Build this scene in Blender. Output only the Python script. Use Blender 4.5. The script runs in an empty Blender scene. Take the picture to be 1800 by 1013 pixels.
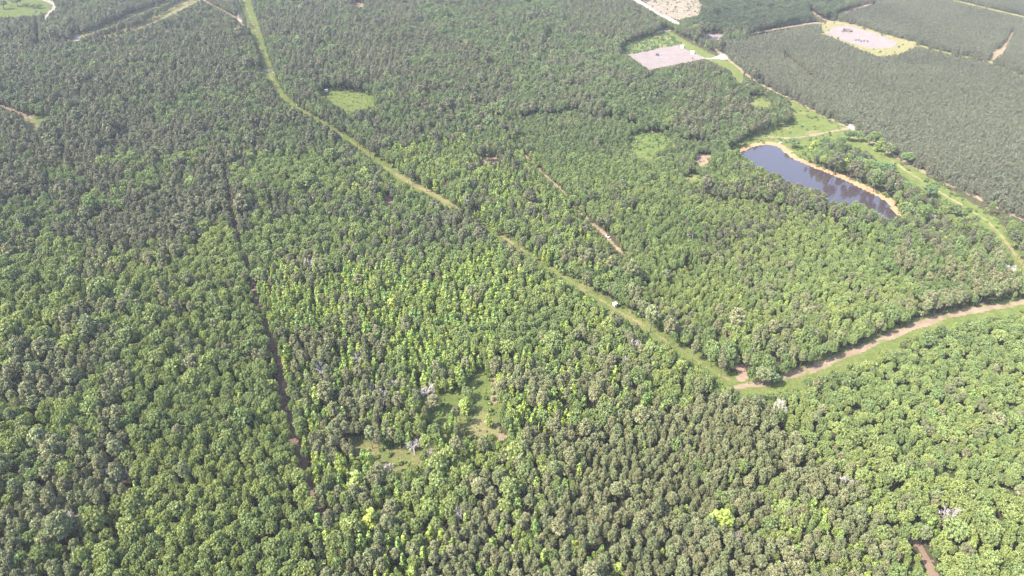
import bpy, bmesh, math, random
import numpy as np
from mathutils import Vector, Matrix

# ------------------------------------------------------------------ camera, sky, sun, exposure
S = bpy.context.scene
PITCH, FPX, CAMH = 33.5, 1216.0, 200.0          # degrees below level, focal length in photo pixels, metres
cam = bpy.data.objects.new("camera", bpy.data.cameras.new("camera"))
S.collection.objects.link(cam)
cam.location = (0, 0, CAMH)
cam.rotation_euler = (math.radians(90 - PITCH), 0, 0)
cam.data.sensor_fit = 'HORIZONTAL'
cam.data.sensor_width = 36.0
cam.data.lens = FPX / 1800.0 * 36.0
cam.data.clip_start = 1.0
cam.data.clip_end = 40000
S.camera = cam

SUN_EL, SUN_AZ = 50.0, -112.0                     # azimuth from +Y towards +X: the sun stands to the left
w = bpy.data.worlds.new("World"); S.world = w; w.use_nodes = True
nt = w.node_tree
bg = nt.nodes["Background"]
sky = nt.nodes.new("ShaderNodeTexSky"); sky.sky_type = 'NISHITA'; sky.sun_disc = False
sky.sun_elevation = math.radians(SUN_EL); sky.sun_rotation = math.radians(SUN_AZ)
sky.air_density = 1.0; sky.dust_density = 2.5; sky.ozone_density = 1.0
nt.links.new(sky.outputs[0], bg.inputs[0]); bg.inputs[1].default_value = 0.15
sl = bpy.data.lights.new("sun", 'SUN'); sl.energy = 3.2; sl.angle = math.radians(0.9); sl.color = (1.0, 0.93, 0.80)
sun = bpy.data.objects.new("sun", sl); S.collection.objects.link(sun)
el, az = math.radians(SUN_EL), math.radians(SUN_AZ)
TO_SUN = Vector((math.sin(az) * math.cos(el), math.cos(az) * math.cos(el), math.sin(el)))
sun.rotation_euler = TO_SUN.to_track_quat('Z', 'Y').to_euler()
S.view_settings.view_transform = 'Standard'; S.view_settings.look = 'None'
S.view_settings.exposure = 2.06; S.view_settings.gamma = 1.0
S.render.engine = 'CYCLES'
S.cycles.max_bounces = 5; S.cycles.diffuse_bounces = 3; S.cycles.glossy_bounces = 2
S.cycles.transmission_bounces = 2; S.cycles.volume_bounces = 0; S.cycles.transparent_max_bounces = 4
S.cycles.use_denoising = True; S.cycles.denoiser = "OPENIMAGEDENOISE"
S.render.use_persistent_data = False
HAZE_DENSITY = 0.00008
HAZE_COLOR = (0.80, 0.85, 1.0, 1)

rng = np.random.default_rng(11)
RND = random.Random(5)
COL = S.collection

# ------------------------------------------------------------------ picture <-> ground
cp, sp = math.cos(math.radians(PITCH)), math.sin(math.radians(PITCH))

def ground(u, v, z=0.0):
    """world x, y of the point at height z seen at photo pixel (u, v)"""
    x = (np.asarray(u, float) - 900) / FPX
    y = -(np.asarray(v, float) - 506.5) / FPX
    dy, dz = cp + y * sp, -sp + y * cp
    t = (CAMH - z) / -dz
    return x * t, dy * t

def project(x, y, z):
    d = y * cp - (z - CAMH) * sp
    h = y * sp + (z - CAMH) * cp
    return 900 + FPX * x / d, 506.5 - FPX * h / d, d

def inside(px, py, poly):
    r = np.zeros(px.shape, bool)
    n = len(poly)
    for i in range(n):
        x0, y0 = poly[i]; x1, y1 = poly[(i + 1) % n]
        if y0 == y1: continue
        c = ((y0 > py) != (y1 > py)) & (px < (x1 - x0) * (py - y0) / (y1 - y0) + x0)
        r ^= c
    return r

def seg_dist(px, py, pts, closed, width=None):
    """distance to a polyline; with widths the distance to the ribbon's edge (negative inside)"""
    best = np.full(px.shape, 1e9)
    n = len(pts)
    for i in range(n if closed else n - 1):
        x0, y0 = pts[i]; x1, y1 = pts[(i + 1) % n]
        dx, dy = x1 - x0, y1 - y0
        L = dx * dx + dy * dy + 1e-9
        t = np.clip(((px - x0) * dx + (py - y0) * dy) / L, 0, 1)
        d = np.hypot(px - x0 - t * dx, py - y0 - t * dy)
        if width is not None:
            d = d - (width[i] + t * (width[(i + 1) % n] - width[i])) * 0.5
        best = np.minimum(best, d)
    return best

def poly_dist(px, py, poly):
    d = seg_dist(px, py, poly, True)
    return np.where(inside(px, py, poly), -d, d)

_lat = rng.random((256, 256))
def noise(x, y, wl, seed=0):
    """smooth value noise, 0..1, wavelength wl metres"""
    x = np.asarray(x) / wl + 37.3 * seed + 1000; y = np.asarray(y) / wl + 91.7 * seed + 1000
    i, j = np.floor(x).astype(int), np.floor(y).astype(int)
    fx, fy = x - i, y - j
    fx = fx * fx * (3 - 2 * fx); fy = fy * fy * (3 - 2 * fy)
    g = lambda a, b: _lat[a % 256, b % 256]
    return (g(i, j) * (1 - fx) + g(i + 1, j) * fx) * (1 - fy) + (g(i, j + 1) * (1 - fx) + g(i + 1, j + 1) * fx) * fy

# ------------------------------------------------------------------ naming helpers
def tag(o, label=None, cat=None, group=None, kind=None):
    if label: o["label"] = label
    if cat: o["category"] = cat
    if group: o["group"] = group
    if kind: o["kind"] = kind
    return o

def link(name, data, parent=None):
    o = bpy.data.objects.new(name, data); COL.objects.link(o)
    if parent: o.parent = parent
    return o

def empty(name, loc, rz=0.0):
    o = bpy.data.objects.new(name, None); COL.objects.link(o)
    o.empty_display_size = 0.5
    o.location = loc; o.rotation_euler = (0, 0, rz)
    return o

def mesh_from(name, verts, faces, mats, midx=None, attrs=None, smooth=False):
    me = bpy.data.meshes.new(name)
    me.from_pydata([tuple(v) for v in verts], [], [tuple(f) for f in faces])
    for m in mats: me.materials.append(m)
    if midx is not None: me.polygons.foreach_set("material_index", np.asarray(midx, np.int32))
    for k, a in (attrs or {}).items():
        at = me.attributes.new(k, 'FLOAT', 'POINT'); at.data.foreach_set("value", np.asarray(a, np.float32))
    if smooth: me.polygons.foreach_set("use_smooth", [True] * len(me.polygons))
    me.update()
    return me

# ------------------------------------------------------------------ materials
def new_mat(name):
    m = bpy.data.materials.new(name); m.use_nodes = True
    t = m.node_tree
    for n in list(t.nodes): t.nodes.remove(n)
    out = t.nodes.new("ShaderNodeOutputMaterial")
    return m, t, out

def nd(t, typ, **kw):
    n = t.nodes.new(typ)
    for k, v in kw.items(): setattr(n, k, v)
    return n

def mixc(t, fac, a, b, blend='MIX'):
    n = nd(t, "ShaderNodeMix", data_type='RGBA', blend_type=blend)
    for sock, val in ((n.inputs[0], fac), (n.inputs[6], a), (n.inputs[7], b)):
        if isinstance(val, (int, float)): sock.default_value = val
        elif isinstance(val, tuple): sock.default_value = (*val[:3], 1)
        else: t.links.new(val, sock)
    return n.outputs[2]

def fmath(t, op, a, b=None, c=None):
    n = nd(t, "ShaderNodeMath", operation=op)
    for s, v in zip(n.inputs, (a, b, c)):
        if v is None: continue
        if isinstance(v, (int, float)): s.default_value = v
        else: t.links.new(v, s)
    return n.outputs[0]

def ramp(t, fac, lo, hi):
    n = nd(t, "ShaderNodeMapRange", interpolation_type='SMOOTHSTEP')
    t.links.new(fac, n.inputs[0]); n.inputs[1].default_value = lo; n.inputs[2].default_value = hi
    return n.outputs[0]

def wnoise(t, wl, detail=3.0, rough=0.6, seed=0.0):
    g = nd(t, "ShaderNodeNewGeometry")
    mp = nd(t, "ShaderNodeMapping"); mp.inputs[1].default_value = (seed * 13.7, seed * 7.1, 0)
    t.links.new(g.outputs[0], mp.inputs[0])
    n = nd(t, "ShaderNodeTexNoise"); n.inputs["Scale"].default_value = 1.0 / wl
    n.inputs["Detail"].default_value = detail; n.inputs["Roughness"].default_value = rough
    t.links.new(mp.outputs[0], n.inputs["Vector"])
    return n.outputs[0]

def foliage_mat(name, base, var=0.35, trans=0.36, gloss=0.035, warm=(1.15, 1.05, 0.75)):
    m, t, out = new_mat(name)
    at = nd(t, "ShaderNodeAttribute", attribute_type='INSTANCER', attribute_name="tint")
    lf = nd(t, "ShaderNodeAttribute", attribute_type='GEOMETRY', attribute_name="leafvar")
    c = mixc(t, 1.0, base, at.outputs["Color"], 'MULTIPLY')
    k = fmath(t, 'MULTIPLY_ADD', lf.outputs["Fac"], var, 1.0 - var * 0.5)
    cc = nd(t, "ShaderNodeCombineColor")
    for i in range(3): t.links.new(k, cc.inputs[i])
    c = mixc(t, 1.0, c, cc.outputs[0], 'MULTIPLY')
    d = nd(t, "ShaderNodeBsdfDiffuse"); t.links.new(c, d.inputs[0])
    tc = mixc(t, 1.0, c, warm, 'MULTIPLY')
    tr = nd(t, "ShaderNodeBsdfTranslucent"); t.links.new(tc, tr.inputs[0])
    mx = nd(t, "ShaderNodeMixShader"); mx.inputs[0].default_value = trans
    t.links.new(d.outputs[0], mx.inputs[1]); t.links.new(tr.outputs[0], mx.inputs[2])
    gl = nd(t, "ShaderNodeBsdfGlossy"); gl.inputs["Roughness"].default_value = 0.5; gl.inputs[0].default_value = (1, 1, 1, 1)
    m2 = nd(t, "ShaderNodeMixShader"); m2.inputs[0].default_value = gloss
    t.links.new(mx.outputs[0], m2.inputs[1]); t.links.new(gl.outputs[0], m2.inputs[2])
    t.links.new(m2.outputs[0], out.inputs[0])
    return m

def simple_mat(name, col, rough=0.8, metal=0.0, var=0.12, wl=0.6):
    m, t, out = new_mat(name)
    n = wnoise(t, wl)
    c = mixc(t, n, tuple(x * (1 - var) for x in col), tuple(min(1, x * (1 + var)) for x in col))
    p = nd(t, "ShaderNodeBsdfPrincipled"); t.links.new(c, p.inputs["Base Color"])
    p.inputs["Roughness"].default_value = rough; p.inputs["Metallic"].default_value = metal
    t.links.new(p.outputs[0], out.inputs[0])
    return m

def grass_color(t, dry=0.0):
    """meadow grass: green to straw, the same function of place wherever it is used"""
    a, b, c = wnoise(t, 22, 4, 0.65, 1), wnoise(t, 4.5, 4, 0.7, 2), wnoise(t, 0.9, 2, 0.6, 3)
    g = mixc(t, ramp(t, b, 0.3, 0.7), (0.070, 0.092, 0.025), (0.115, 0.131, 0.045))
    g = mixc(t, ramp(t, a, 0.47 - dry, 0.70 - dry), g, (0.172, 0.152, 0.075))
    return mixc(t, ramp(t, c, 0.35, 0.75), g, mixc(t, 0.75, g, (0.045, 0.066, 0.018)))

def ground_finish(m, t, out, col, bump=0.25):
    d = nd(t, "ShaderNodeBsdfDiffuse"); t.links.new(col, d.inputs[0]); d.inputs[1].default_value = 0.6
    bn = nd(t, "ShaderNodeBump"); bn.inputs["Strength"].default_value = bump; bn.inputs["Distance"].default_value = 0.4
    t.links.new(wnoise(t, 1.3, 4, 0.7, 9), bn.inputs["Height"]); t.links.new(bn.outputs[0], d.inputs["Normal"])
    t.links.new(d.outputs[0], out.inputs[0])
    return m

def grass_mat(name, dry=0.0):
    m, t, out = new_mat(name)
    return ground_finish(m, t, out, grass_color(t, dry))

def dirt_mat(name, light, dark, dry=0.0, patch=0.35, soft=1.0, hi=None, edge_wl=3.0):
    """bare earth that breaks up into grass along its border (attribute edge: metres inside the border)"""
    m, t, out = new_mat(name)
    e = nd(t, "ShaderNodeAttribute", attribute_type='GEOMETRY', attribute_name="edge")
    n1, n2 = wnoise(t, edge_wl, 4, 0.7, 4), wnoise(t, 9, 4, 0.65, 5)
    d = mixc(t, ramp(t, n2, 0.3, 0.7), dark, light)
    if hi: d = mixc(t, ramp(t, wnoise(t, 2.2, 3, 0.6, 6), 0.55, 0.75), d, hi)
    x = fmath(t, 'MULTIPLY_ADD', fmath(t, 'SUBTRACT', n1, 0.5), 2.6 * soft, fmath(t, 'MULTIPLY', e.outputs["Fac"], 1.0))
    f = ramp(t, x, -0.1, 0.7 * soft)
    if patch > 0:
        f = fmath(t, 'MULTIPLY', f, fmath(t, 'SUBTRACT', 1.0, fmath(t, 'MULTIPLY', ramp(t, wnoise(t, 7, 4, 0.7, 7), 0.5, 0.68), patch)))
    return ground_finish(m, t, out, mixc(t, f, grass_color(t, dry), d))

M = {}
M["oak"] = foliage_mat("broadleaf_leaves", (0.186, 0.230, 0.076))
M["pine"] = foliage_mat("pine_needles", (0.160, 0.174, 0.084), var=0.40, trans=0.22, gloss=0.03)
M["lime"] = foliage_mat("young_leaves", (0.236, 0.304, 0.062), trans=0.35)
M["plant"] = foliage_mat("young_pine_needles", (0.112, 0.120, 0.075), var=0.55, trans=0.22, gloss=0.03)
M["weed"] = foliage_mat("weed_leaves", (0.15, 0.20, 0.06))
M["bark"] = simple_mat("bark", (0.10, 0.08, 0.065), 0.9, wl=0.3)
M["pale_bark"] = simple_mat("pale_dead_wood", (0.44, 0.39, 0.385), 0.85, wl=0.4)
M["rust_twig"] = simple_mat("rusty_dead_needles", (0.27, 0.16, 0.11), 0.9, wl=0.4)
M["white"] = simple_mat("white_painted_metal", (0.80, 0.79, 0.77), 0.45, var=0.05)
M["grey_metal"] = simple_mat("grey_painted_metal", (0.30, 0.30, 0.32), 0.5, 0.3)
M["dark_metal"] = simple_mat("dark_metal", (0.055, 0.05, 0.055), 0.55, 0.3)
M["rubber"] = simple_mat("black_rubber", (0.02, 0.02, 0.02), 0.85)
M["glass"] = simple_mat("dark_window", (0.02, 0.022, 0.026), 0.15)
M["rust"] = simple_mat("rusty_steel", (0.20, 0.09, 0.055), 0.8, 0.1)
M["wood"] = simple_mat("weathered_wood", (0.20, 0.16, 0.12), 0.85)

# ------------------------------------------------------------------ the ground and what lies open on it
m, t, out = new_mat("forest_floor")
a, b = wnoise(t, 14, 5, 0.65, 1), wnoise(t, 1.6, 4, 0.7, 2)
c = mixc(t, ramp(t, a, 0.35, 0.65), (0.060, 0.046, 0.034), (0.050, 0.058, 0.024))
c = mixc(t, ramp(t, b, 0.4, 0.75), c, (0.030, 0.032, 0.018))
M["floor"] = ground_finish(m, t, out, c)
bm = bmesh.new()
bmesh.ops.create_grid(bm, x_segments=24, y_segments=24, size=9000)
me = bpy.data.meshes.new("ground"); bm.to_mesh(me); bm.free(); me.materials.append(M["floor"])
tag(link("ground", me), "dark leaf littered forest ground under all the trees", "ground", kind="structure")

M["grass"] = grass_mat("meadow_grass", -0.06)
M["grass_dry"] = grass_mat("straw_grass", 0.10)
M["grass_green"] = grass_mat("green_grass", -0.16)
M["straw"] = grass_mat("pad_straw", 0.28)
M["dirt"] = dirt_mat("pale_dirt", (0.200, 0.155, 0.115), (0.148, 0.111, 0.078), patch=0.9)
M["track"] = dirt_mat("straw_track", (0.178, 0.152, 0.085), (0.122, 0.115, 0.050), patch=0.9)
M["red"] = dirt_mat("red_earth", (0.167, 0.117, 0.092), (0.122, 0.085, 0.067), patch=0.3, soft=0.7)
M["pink"] = dirt_mat("pink_earth", (0.222, 0.155, 0.122), (0.163, 0.115, 0.085), patch=0.45, soft=0.7)
M["scrub_earth"] = dirt_mat("scrubby_earth", (0.225, 0.165, 0.125), (0.165, 0.125, 0.09), patch=0.85, soft=1.3)
M["gravel"] = dirt_mat("pale_gravel", (0.169, 0.143, 0.141), (0.144, 0.118, 0.116), patch=0.28, soft=1.6, hi=(0.185, 0.162, 0.164), edge_wl=6)
M["road"] = dirt_mat("white_gravel_road", (0.237, 0.211, 0.192), (0.200, 0.178, 0.155), patch=0.0, soft=0.5)
M["sand"] = dirt_mat("orange_sand", (0.270, 0.168, 0.098), (0.215, 0.128, 0.070), patch=0.0, soft=0.8, hi=(0.295, 0.210, 0.140))
M["cutover"] = dirt_mat("cut_over_brush", (0.192, 0.159, 0.130), (0.126, 0.111, 0.085), patch=0.3, soft=1.5)

_layer = [0]
def to_ground(pts):
    x, y = ground([p[0] for p in pts], [p[1] for p in pts])
    return list(zip(x.tolist(), y.tolist()))

def smooth_line(pts, wid=None, n=6):
    """Catmull-Rom through the points"""
    P = np.array(pts, float); W = np.array(wid if wid is not None else [0] * len(P), float)
    out, ow = [], []
    for i in range(len(P) - 1):
        p0, p1, p2, p3 = P[max(i - 1, 0)], P[i], P[i + 1], P[min(i + 2, len(P) - 1)]
        for k in range(n):
            s = k / n
            out.append(0.5 * ((2 * p1) + (-p0 + p2) * s + (2 * p0 - 5 * p1 + 4 * p2 - p3) * s ** 2 + (-p0 + 3 * p1 - 3 * p2 + p3) * s ** 3))
            ow.append(W[i] * (1 - s) + W[i + 1] * s)
    out.append(P[-1]); ow.append(W[-1])
    return [tuple(p) for p in out], ow

def sheet(name, dist, bounds, cell, mat, label, cat, grow=0.0, wob=1.0):
    """a flat sheet of ground cover: grid cells where dist(x, y) < grow, with the metres inside the border as an attribute"""
    _layer[0] += 1
    z = 0.02 + 0.006 * _layer[0]
    x0, y0, x1, y1 = bounds
    nx, ny = int((x1 - x0) / cell) + 2, int((y1 - y0) / cell) + 2
    X, Y = np.meshgrid(x0 + cell * np.arange(nx), y0 + cell * np.arange(ny), indexing='ij')
    D = grow - dist(X, Y) + wob * (noise(X, Y, 5, _layer[0]) - 0.5) * 2
    keep = (D > -cell * 0.4)
    kq = keep[:-1, :-1] & keep[1:, :-1] & keep[1:, 1:] & keep[:-1, 1:]
    idx = np.full(D.shape, -1)
    used = np.zeros(D.shape, bool)
    used[:-1, :-1] |= kq; used[1:, :-1] |= kq; used[1:, 1:] |= kq; used[:-1, 1:] |= kq
    idx[used] = np.arange(used.sum())
    i, j = np.nonzero(kq)
    F = np.stack([idx[i, j], idx[i + 1, j], idx[i + 1, j + 1], idx[i, j + 1]], 1)
    V = np.stack([X[used], Y[used], np.full(used.sum(), z)], 1)
    me = mesh_from(name, V.tolist(), F.tolist(), [mat], attrs={"edge": D[used]})
    return tag(link(name, me), label, cat, kind="structure")

def area(name, px, mat, label, cat, cell=2.0, grow=0.0, wob=1.0):
    P = to_ground(px); A = np.array(P)
    g = grow + 6
    return sheet(name, lambda x, y: poly_dist(x, y, P), (A[:, 0].min() - g, A[:, 1].min() - g, A[:, 0].max() + g, A[:, 1].max() + g), cell, mat, label, cat, grow, wob)

def strip(name, px, width, mat, label, cat, cell=2.0, grow=0.0, wob=0.8, shift=(0, 0)):
    """a ribbon of ground cover along a line in the photo; width in metres, one number or one per point"""
    P = to_ground(px)
    W = width if isinstance(width, (list, tuple)) else [width] * len(P)
    P, W = smooth_line(P, W)
    P = [(a + shift[0], b + shift[1]) for a, b in P]
    A = np.array(P); g = max(W) + 6
    return sheet(name, lambda x, y: seg_dist(x, y, P, False, W), (A[:, 0].min() - g, A[:, 1].min() - g, A[:, 0].max() + g, A[:, 1].max() + g), cell, mat, label, cat, grow, wob)

# lines and outlines read off the photograph (pixels of the 1800 x 1013 picture), ground level
ROW = [(1318, 684), (1270, 662), (1200, 618), (1130, 572), (1060, 530), (1000, 492), (940, 452), (870, 408), (820, 375), (770, 347), (700, 310), (650, 273), (600, 236), (555, 207), (520, 188), (492, 166), (480, 145), (468, 112), (457, 80), (446, 45), (432, 10), (424, -20), (416, -45)]
ROAD_R = [(1300, 684), (1345, 677), (1385, 665), (1420, 655), (1480, 632), (1550, 603), (1600, 582), (1650, 564), (1720, 548), (1800, 535), (1900, 522), (2050, 510)]
RED = [(392, 262), (398, 300), (404, 340), (410, 375), (416, 405), (426, 440), (440, 480), (450, 520), (462, 560), (478, 600), (492, 640), (497, 690), (503, 720), (518, 765), (530, 805), (540, 842), (552, 872), (562, 900)]
TRAIL = [(884, 214), (892, 235), (908, 260), (935, 285), (960, 310), (985, 332), (1010, 363), (1030, 383), (1045, 397), (1060, 409), (1076, 427), (1097, 449)]
CORR = [(1168, 56), (1200, 76), (1230, 92), (1260, 106), (1285, 119), (1303, 142)]
CORR2 = [(1480, 236), (1520, 252), (1575, 288), (1640, 331), (1700, 366), (1735, 389), (1757, 411), (1772, 432), (1792, 457), (1815, 490)]
EDGE = [(1252, 82), (1290, 113), (1330, 144), (1400, 179), (1460, 210), (1500, 228), (1545, 258), (1600, 290), (1670, 325), (1740, 358), (1800, 386), (1900, 430)]
PAD1 = [(1103, 96), (1190, 80), (1241, 103), (1142, 123)]
PAD1_IN = [(1250, 104), (1271, 94), (1280, 98), (1276, 105)]
PAD2 = [(1451, 58), (1472, 46), (1498, 46), (1535, 58), (1578, 75), (1566, 85), (1532, 86), (1490, 74)]
PAD2_GRASS = [(1443, 58), (1446, 46), (1466, 36), (1500, 43), (1560, 62), (1612, 75), (1604, 85), (1570, 96), (1545, 98), (1500, 81), (1476, 69)]
MEADOW = [(1088, 92), (1100, 79), (1135, 68), (1168, 58), (1196, 78), (1150, 86), (1104, 96)]
OVAL = [(560, 164), (580, 160), (605, 161), (640, 167), (657, 173), (658, 186), (640, 190), (615, 196), (596, 190), (585, 180)]
GLADE = [(738, 704), (770, 693), (800, 690), (828, 680), (822, 662), (852, 655), (864, 672), (852, 690), (868, 704), (862, 722), (836, 716), (802, 714), (782, 725), (748, 716)]
GLADE_DIRT = [(862, 664), (869, 668), (872, 695), (871, 718), (878, 744), (877, 762), (890, 770), (884, 776), (871, 772), (866, 748), (866, 702)]
GLADE2 = [(650, 803), (676, 795), (740, 793), (736, 807), (690, 814)]
GLADE5 = [(806, 738), (846, 730), (860, 758), (842, 774), (814, 768)]
GLADE3 = [(756, 728), (788, 723), (786, 744), (766, 742)]
GLADE4 = [(616, 779), (642, 776), (652, 786), (630, 791)]
PONDFIELD = [(1280, 262), (1312, 245), (1345, 234), (1390, 219), (1402, 208), (1388, 190), (1400, 184), (1430, 203), (1468, 216), (1490, 222), (1520, 246), (1500, 252), (1470, 246), (1440, 248), (1440, 262), (1420, 272), (1400, 270), (1372, 256), (1345, 252), (1318, 257)]
WATER = [(1292, 273), (1318, 260), (1345, 255), (1366, 258), (1380, 269), (1396, 281), (1421, 291), (1450, 303), (1481, 316), (1511, 330), (1541, 345), (1560, 357), (1569, 369), (1580, 383), (1558, 393), (1500, 378), (1450, 360), (1390, 335), (1330, 305)]
WATER_SEEN = [(1300, 267), (1345, 253), (1370, 257), (1398, 280), (1450, 302), (1511, 329), (1560, 352), (1580, 379), (1562, 384), (1540, 371), (1526, 362), (1508, 352), (1490, 356), (1466, 353), (1444, 337), (1420, 328), (1390, 319), (1368, 304), (1338, 293), (1318, 280)]
BANK = [(1296, 270), (1318, 259), (1345, 253), (1367, 256), (1383, 268), (1399, 280), (1424, 290), (1453, 302), (1483, 314), (1513, 328), (1543, 343), (1563, 355), (1573, 368), (1579, 380), (1600, 388), (1614, 393)]
FIELD_TL = [(-60, 34), (0, 31), (60, 27), (86, 17), (95, 4), (88, -20), (-60, -20)]
CUT_TR = [(1134, 0), (1166, 26), (1195, 34), (1228, 26), (1234, 12), (1222, -2), (1200, -12), (1150, -14)]
ROAD_TR = [(1098, -14), (1118, 0), (1137, 11), (1162, 26), (1192, 42)]
NW1 = [(60, 78), (96, 74), (128, 72), (141, 64), (176, 52), (205, 40), (226, 30), (262, 16), (300, 2), (330, -10)]
NW2 = [(150, 80), (182, 69), (224, 55), (256, 44), (290, 27), (322, 12), (352, -4), (380, -20)]
NWP = [(352, -6), (360, 2), (380, 12), (402, 24), (419, 35), (426, 44), (455, 50)]
NWP2 = [(410, -8), (414, 8), (419, 22), (422, 36)]

area("grass_field", OVAL, M["grass_green"], "oval pale green field ringed by trees", "field", grow=9)
strip("grass_corridor", ROW, [13] * 14 + [17, 19, 21, 22, 23, 23, 23, 23, 23], M["grass"], "long grassy corridor cut diagonally through the whole forest", "grass strip", grow=0, cell=2)
strip("worn_track", ROW, [2.2] * 23, M["track"], "straw coloured worn track along the grassy corridor", "track", cell=1.5)
strip("bare_track", [(690, 303), (705, 311), (730, 324), (770, 346), (795, 360)], [2, 5, 6, 5, 2], M["track"], "tan bare stretch of the grassy corridor", "track", cell=1.2)
strip("grass_verge", ROAD_R, 17, M["grass"], "green verge along the dirt road at the right", "grass strip", shift=(0, -3))
strip("dirt_road", ROAD_R, [3.5, 4, 4.5, 5, 5, 5, 5, 5, 4.5, 4.5, 4.5, 4.5], M["dirt"], "pale dirt road leaving the junction towards the right", "road", cell=1.2, shift=(-0.8, 1.2))
strip("red_track", RED, [5, 5, 5, 5.5, 5.5, 5.5, 5.5, 5.5, 5.5, 5.5, 5.5, 6, 6, 6, 6, 6, 6, 6], M["red"], "narrow reddish dirt track along the edge of the oak woods", "track", cell=1.2)
strip("dirt_trail", TRAIL, 2.8, M["scrub_earth"], "narrow pinkish dirt trail through the young woods", "trail", cell=1.2)
area("junction_dirt", [(1292, 640), (1304, 642), (1312, 664), (1300, 668)], M["pink"], "bare pinkish earth at the road junction", "bare earth", grow=1.5)
area("grass_glade", GLADE, M["grass_green"], "grassy glade in the bright young woods", "glade", grow=8)
area("bare_earth", GLADE_DIRT, M["scrub_earth"], "bare pinkish earth along the side of the glade", "bare earth", grow=0.6, cell=1.0, wob=1.6)
area("straw_glade", GLADE2, M["grass_dry"], "straw coloured small glade below the grassy one", "glade", grow=5)
area("straw_glade", GLADE5, M["grass_dry"], "scrubby straw opening just below the grassy glade", "glade", grow=4)
area("straw_glade", GLADE4, M["grass_dry"], "tiny straw coloured glade near the red track", "glade", grow=3)
area("pond_meadow", PONDFIELD, M["grass"], "open meadow around the head of the pond", "meadow", grow=14)
strip("grass_corridor", CORR, 17, M["grass"], "grassy corridor beside the gravel pad", "grass strip", cell=2.5)
strip("grass_corridor", CORR2, [16, 17, 17, 17, 15, 13, 11, 10, 9, 9], M["grass"], "grassy corridor running past the pond", "grass strip", grow=1)
strip("worn_track", CORR2, 3.0, M["track"], "worn track along the corridor past the pond", "track", cell=1.5)
strip("plantation_road", EDGE, 3.4, M["dirt"], "straight dirt road along the edge of the pine plantation", "road", cell=1.5, grow=0.6)
area("brush_meadow", MEADOW, M["grass_dry"], "straw and brush meadow behind the gravel pad", "meadow", grow=5)
area("gravel_pad", PAD1, M["gravel"], "pale gravel pad in the middle of the woods", "gravel pad", grow=1, wob=0.6, cell=2)
area("gravel_pad", PAD1_IN, M["road"], "small gravel apron at the pad's entrance", "gravel pad", grow=1)
strip("gravel_drive", [(1238, 103), (1254, 103), (1278, 98)], 5, M["road"], "short gravel drive from the pad to the road", "road", cell=1.5)
area("pad_grass", PAD2_GRASS, M["straw"], "straw grass border of the gravel pad in the plantation", "grass", grow=4)
area("gravel_pad", PAD2, M["gravel"], "pale gravel pad cut into the pine plantation", "gravel pad", grow=1.5)
strip("dirt_road", [(1425, 19), (1440, 29), (1458, 38), (1485, 44)], 6, M["dirt"], "pale dirt road leading to the pad in the plantation", "road")
strip("dirt_road", [(1485, 44), (1530, 56), (1575, 69), (1612, 78)], 5, M["dirt"], "pale dirt road along the far side of the plantation pad", "road")
strip("plantation_lane", [(1320, 60), (1352, 54), (1390, 47), (1430, 41), (1462, 42)], 7, M["dirt"], "thin lane between two blocks of plantation pines", "lane")
strip("plantation_lane", [(1612, 79), (1650, 90), (1690, 99), (1735, 107), (1762, 119), (1800, 134), (1860, 156)], 7, M["grass_dry"], "thin lane crossing the plantation at the far right", "lane")
strip("plantation_lane", [(1779, 56), (1773, 70), (1760, 86), (1742, 104)], [9, 10, 14, 9], M["dirt"], "short pale lane in the plantation's far corner", "lane")
strip("plantation_lane", [(1470, 27), (1500, 16), (1540, 4)], 8, M["pink"], "pinkish lane between plantation and dark woods", "lane")
strip("plantation_lane", [(1660, -4), (1710, 9), (1800, 30), (1880, 48)], 8, M["grass_dry"], "far lane near the top of the plantation", "lane")
area("gravel_apron", [(1230, 62), (1252, 60), (1274, 60), (1263, 70), (1246, 68)], M["gravel"], "small pale clearing behind the roadside pines", "clearing", grow=2)
strip("gravel_road", ROAD_TR, 8, M["road"], "pale gravel road at the top of the photo", "road", grow=1)
area("cutover", CUT_TR, M["cutover"], "brown cut over patch beside the gravel road", "clearing", grow=4)
strip("gravel_road", [(1150, 60), (1160, 56), (1176, 54)], 6, M["road"], "short pale stretch of road behind the pad", "road")
area("bare_earth", [(1356, -6), (1366, 6), (1378, 12), (1382, 4), (1376, -8)], M["pink"], "pinkish bare patch at the top of the photo", "bare earth", grow=2)
strip("meadow_path", [(1330, 240), (1360, 242), (1400, 243), (1440, 236), (1478, 229), (1503, 224)], 3.2, M["dirt"], "pale path across the pond meadow", "path", cell=1.2, grow=0.5)
area("gravel_spot", [(1484, 219), (1494, 217), (1507, 227), (1498, 229)], M["road"], "pale gravel patch where the meadow path meets the road", "gravel", grow=1)
area("grass_field", FIELD_TL, M["grass_green"], "pale open field in the far top corner", "field", grow=8, cell=4)
strip("gravel_road", [(62, -8), (78, 0), (92, 6), (97, 13), (93, 17), (83, 27), (80, 36)], [9, 9, 8, 7, 6, 5, 5], M["road"], "pale track bending along the far field", "road")
strip("forest_lane", NW1, 18, M["straw"], "straw lane slanting through the far woods", "lane", cell=2.5)
strip("forest_lane", NW2, 22, M["straw"], "second straw lane running beside the first", "lane", cell=2.5)
area("bare_earth", [(126, 63), (140, 62), (141, 68), (136, 74), (127, 74), (134, 69)], M["road"], "white bare patch at the end of the far lane", "bare earth", grow=1)
strip("forest_path", NWP, 5, M["dirt"], "pale path in the far woods beside the corridor", "path")
strip("forest_path", NWP2, 5, M["road"], "pale path joining the corridor at the top", "path")
area("bare_earth", [(416, 29), (423, 29), (426, 36), (424, 40), (420, 37)], M["road"], "white bare spot beside the corridor", "bare earth", grow=1)
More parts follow.
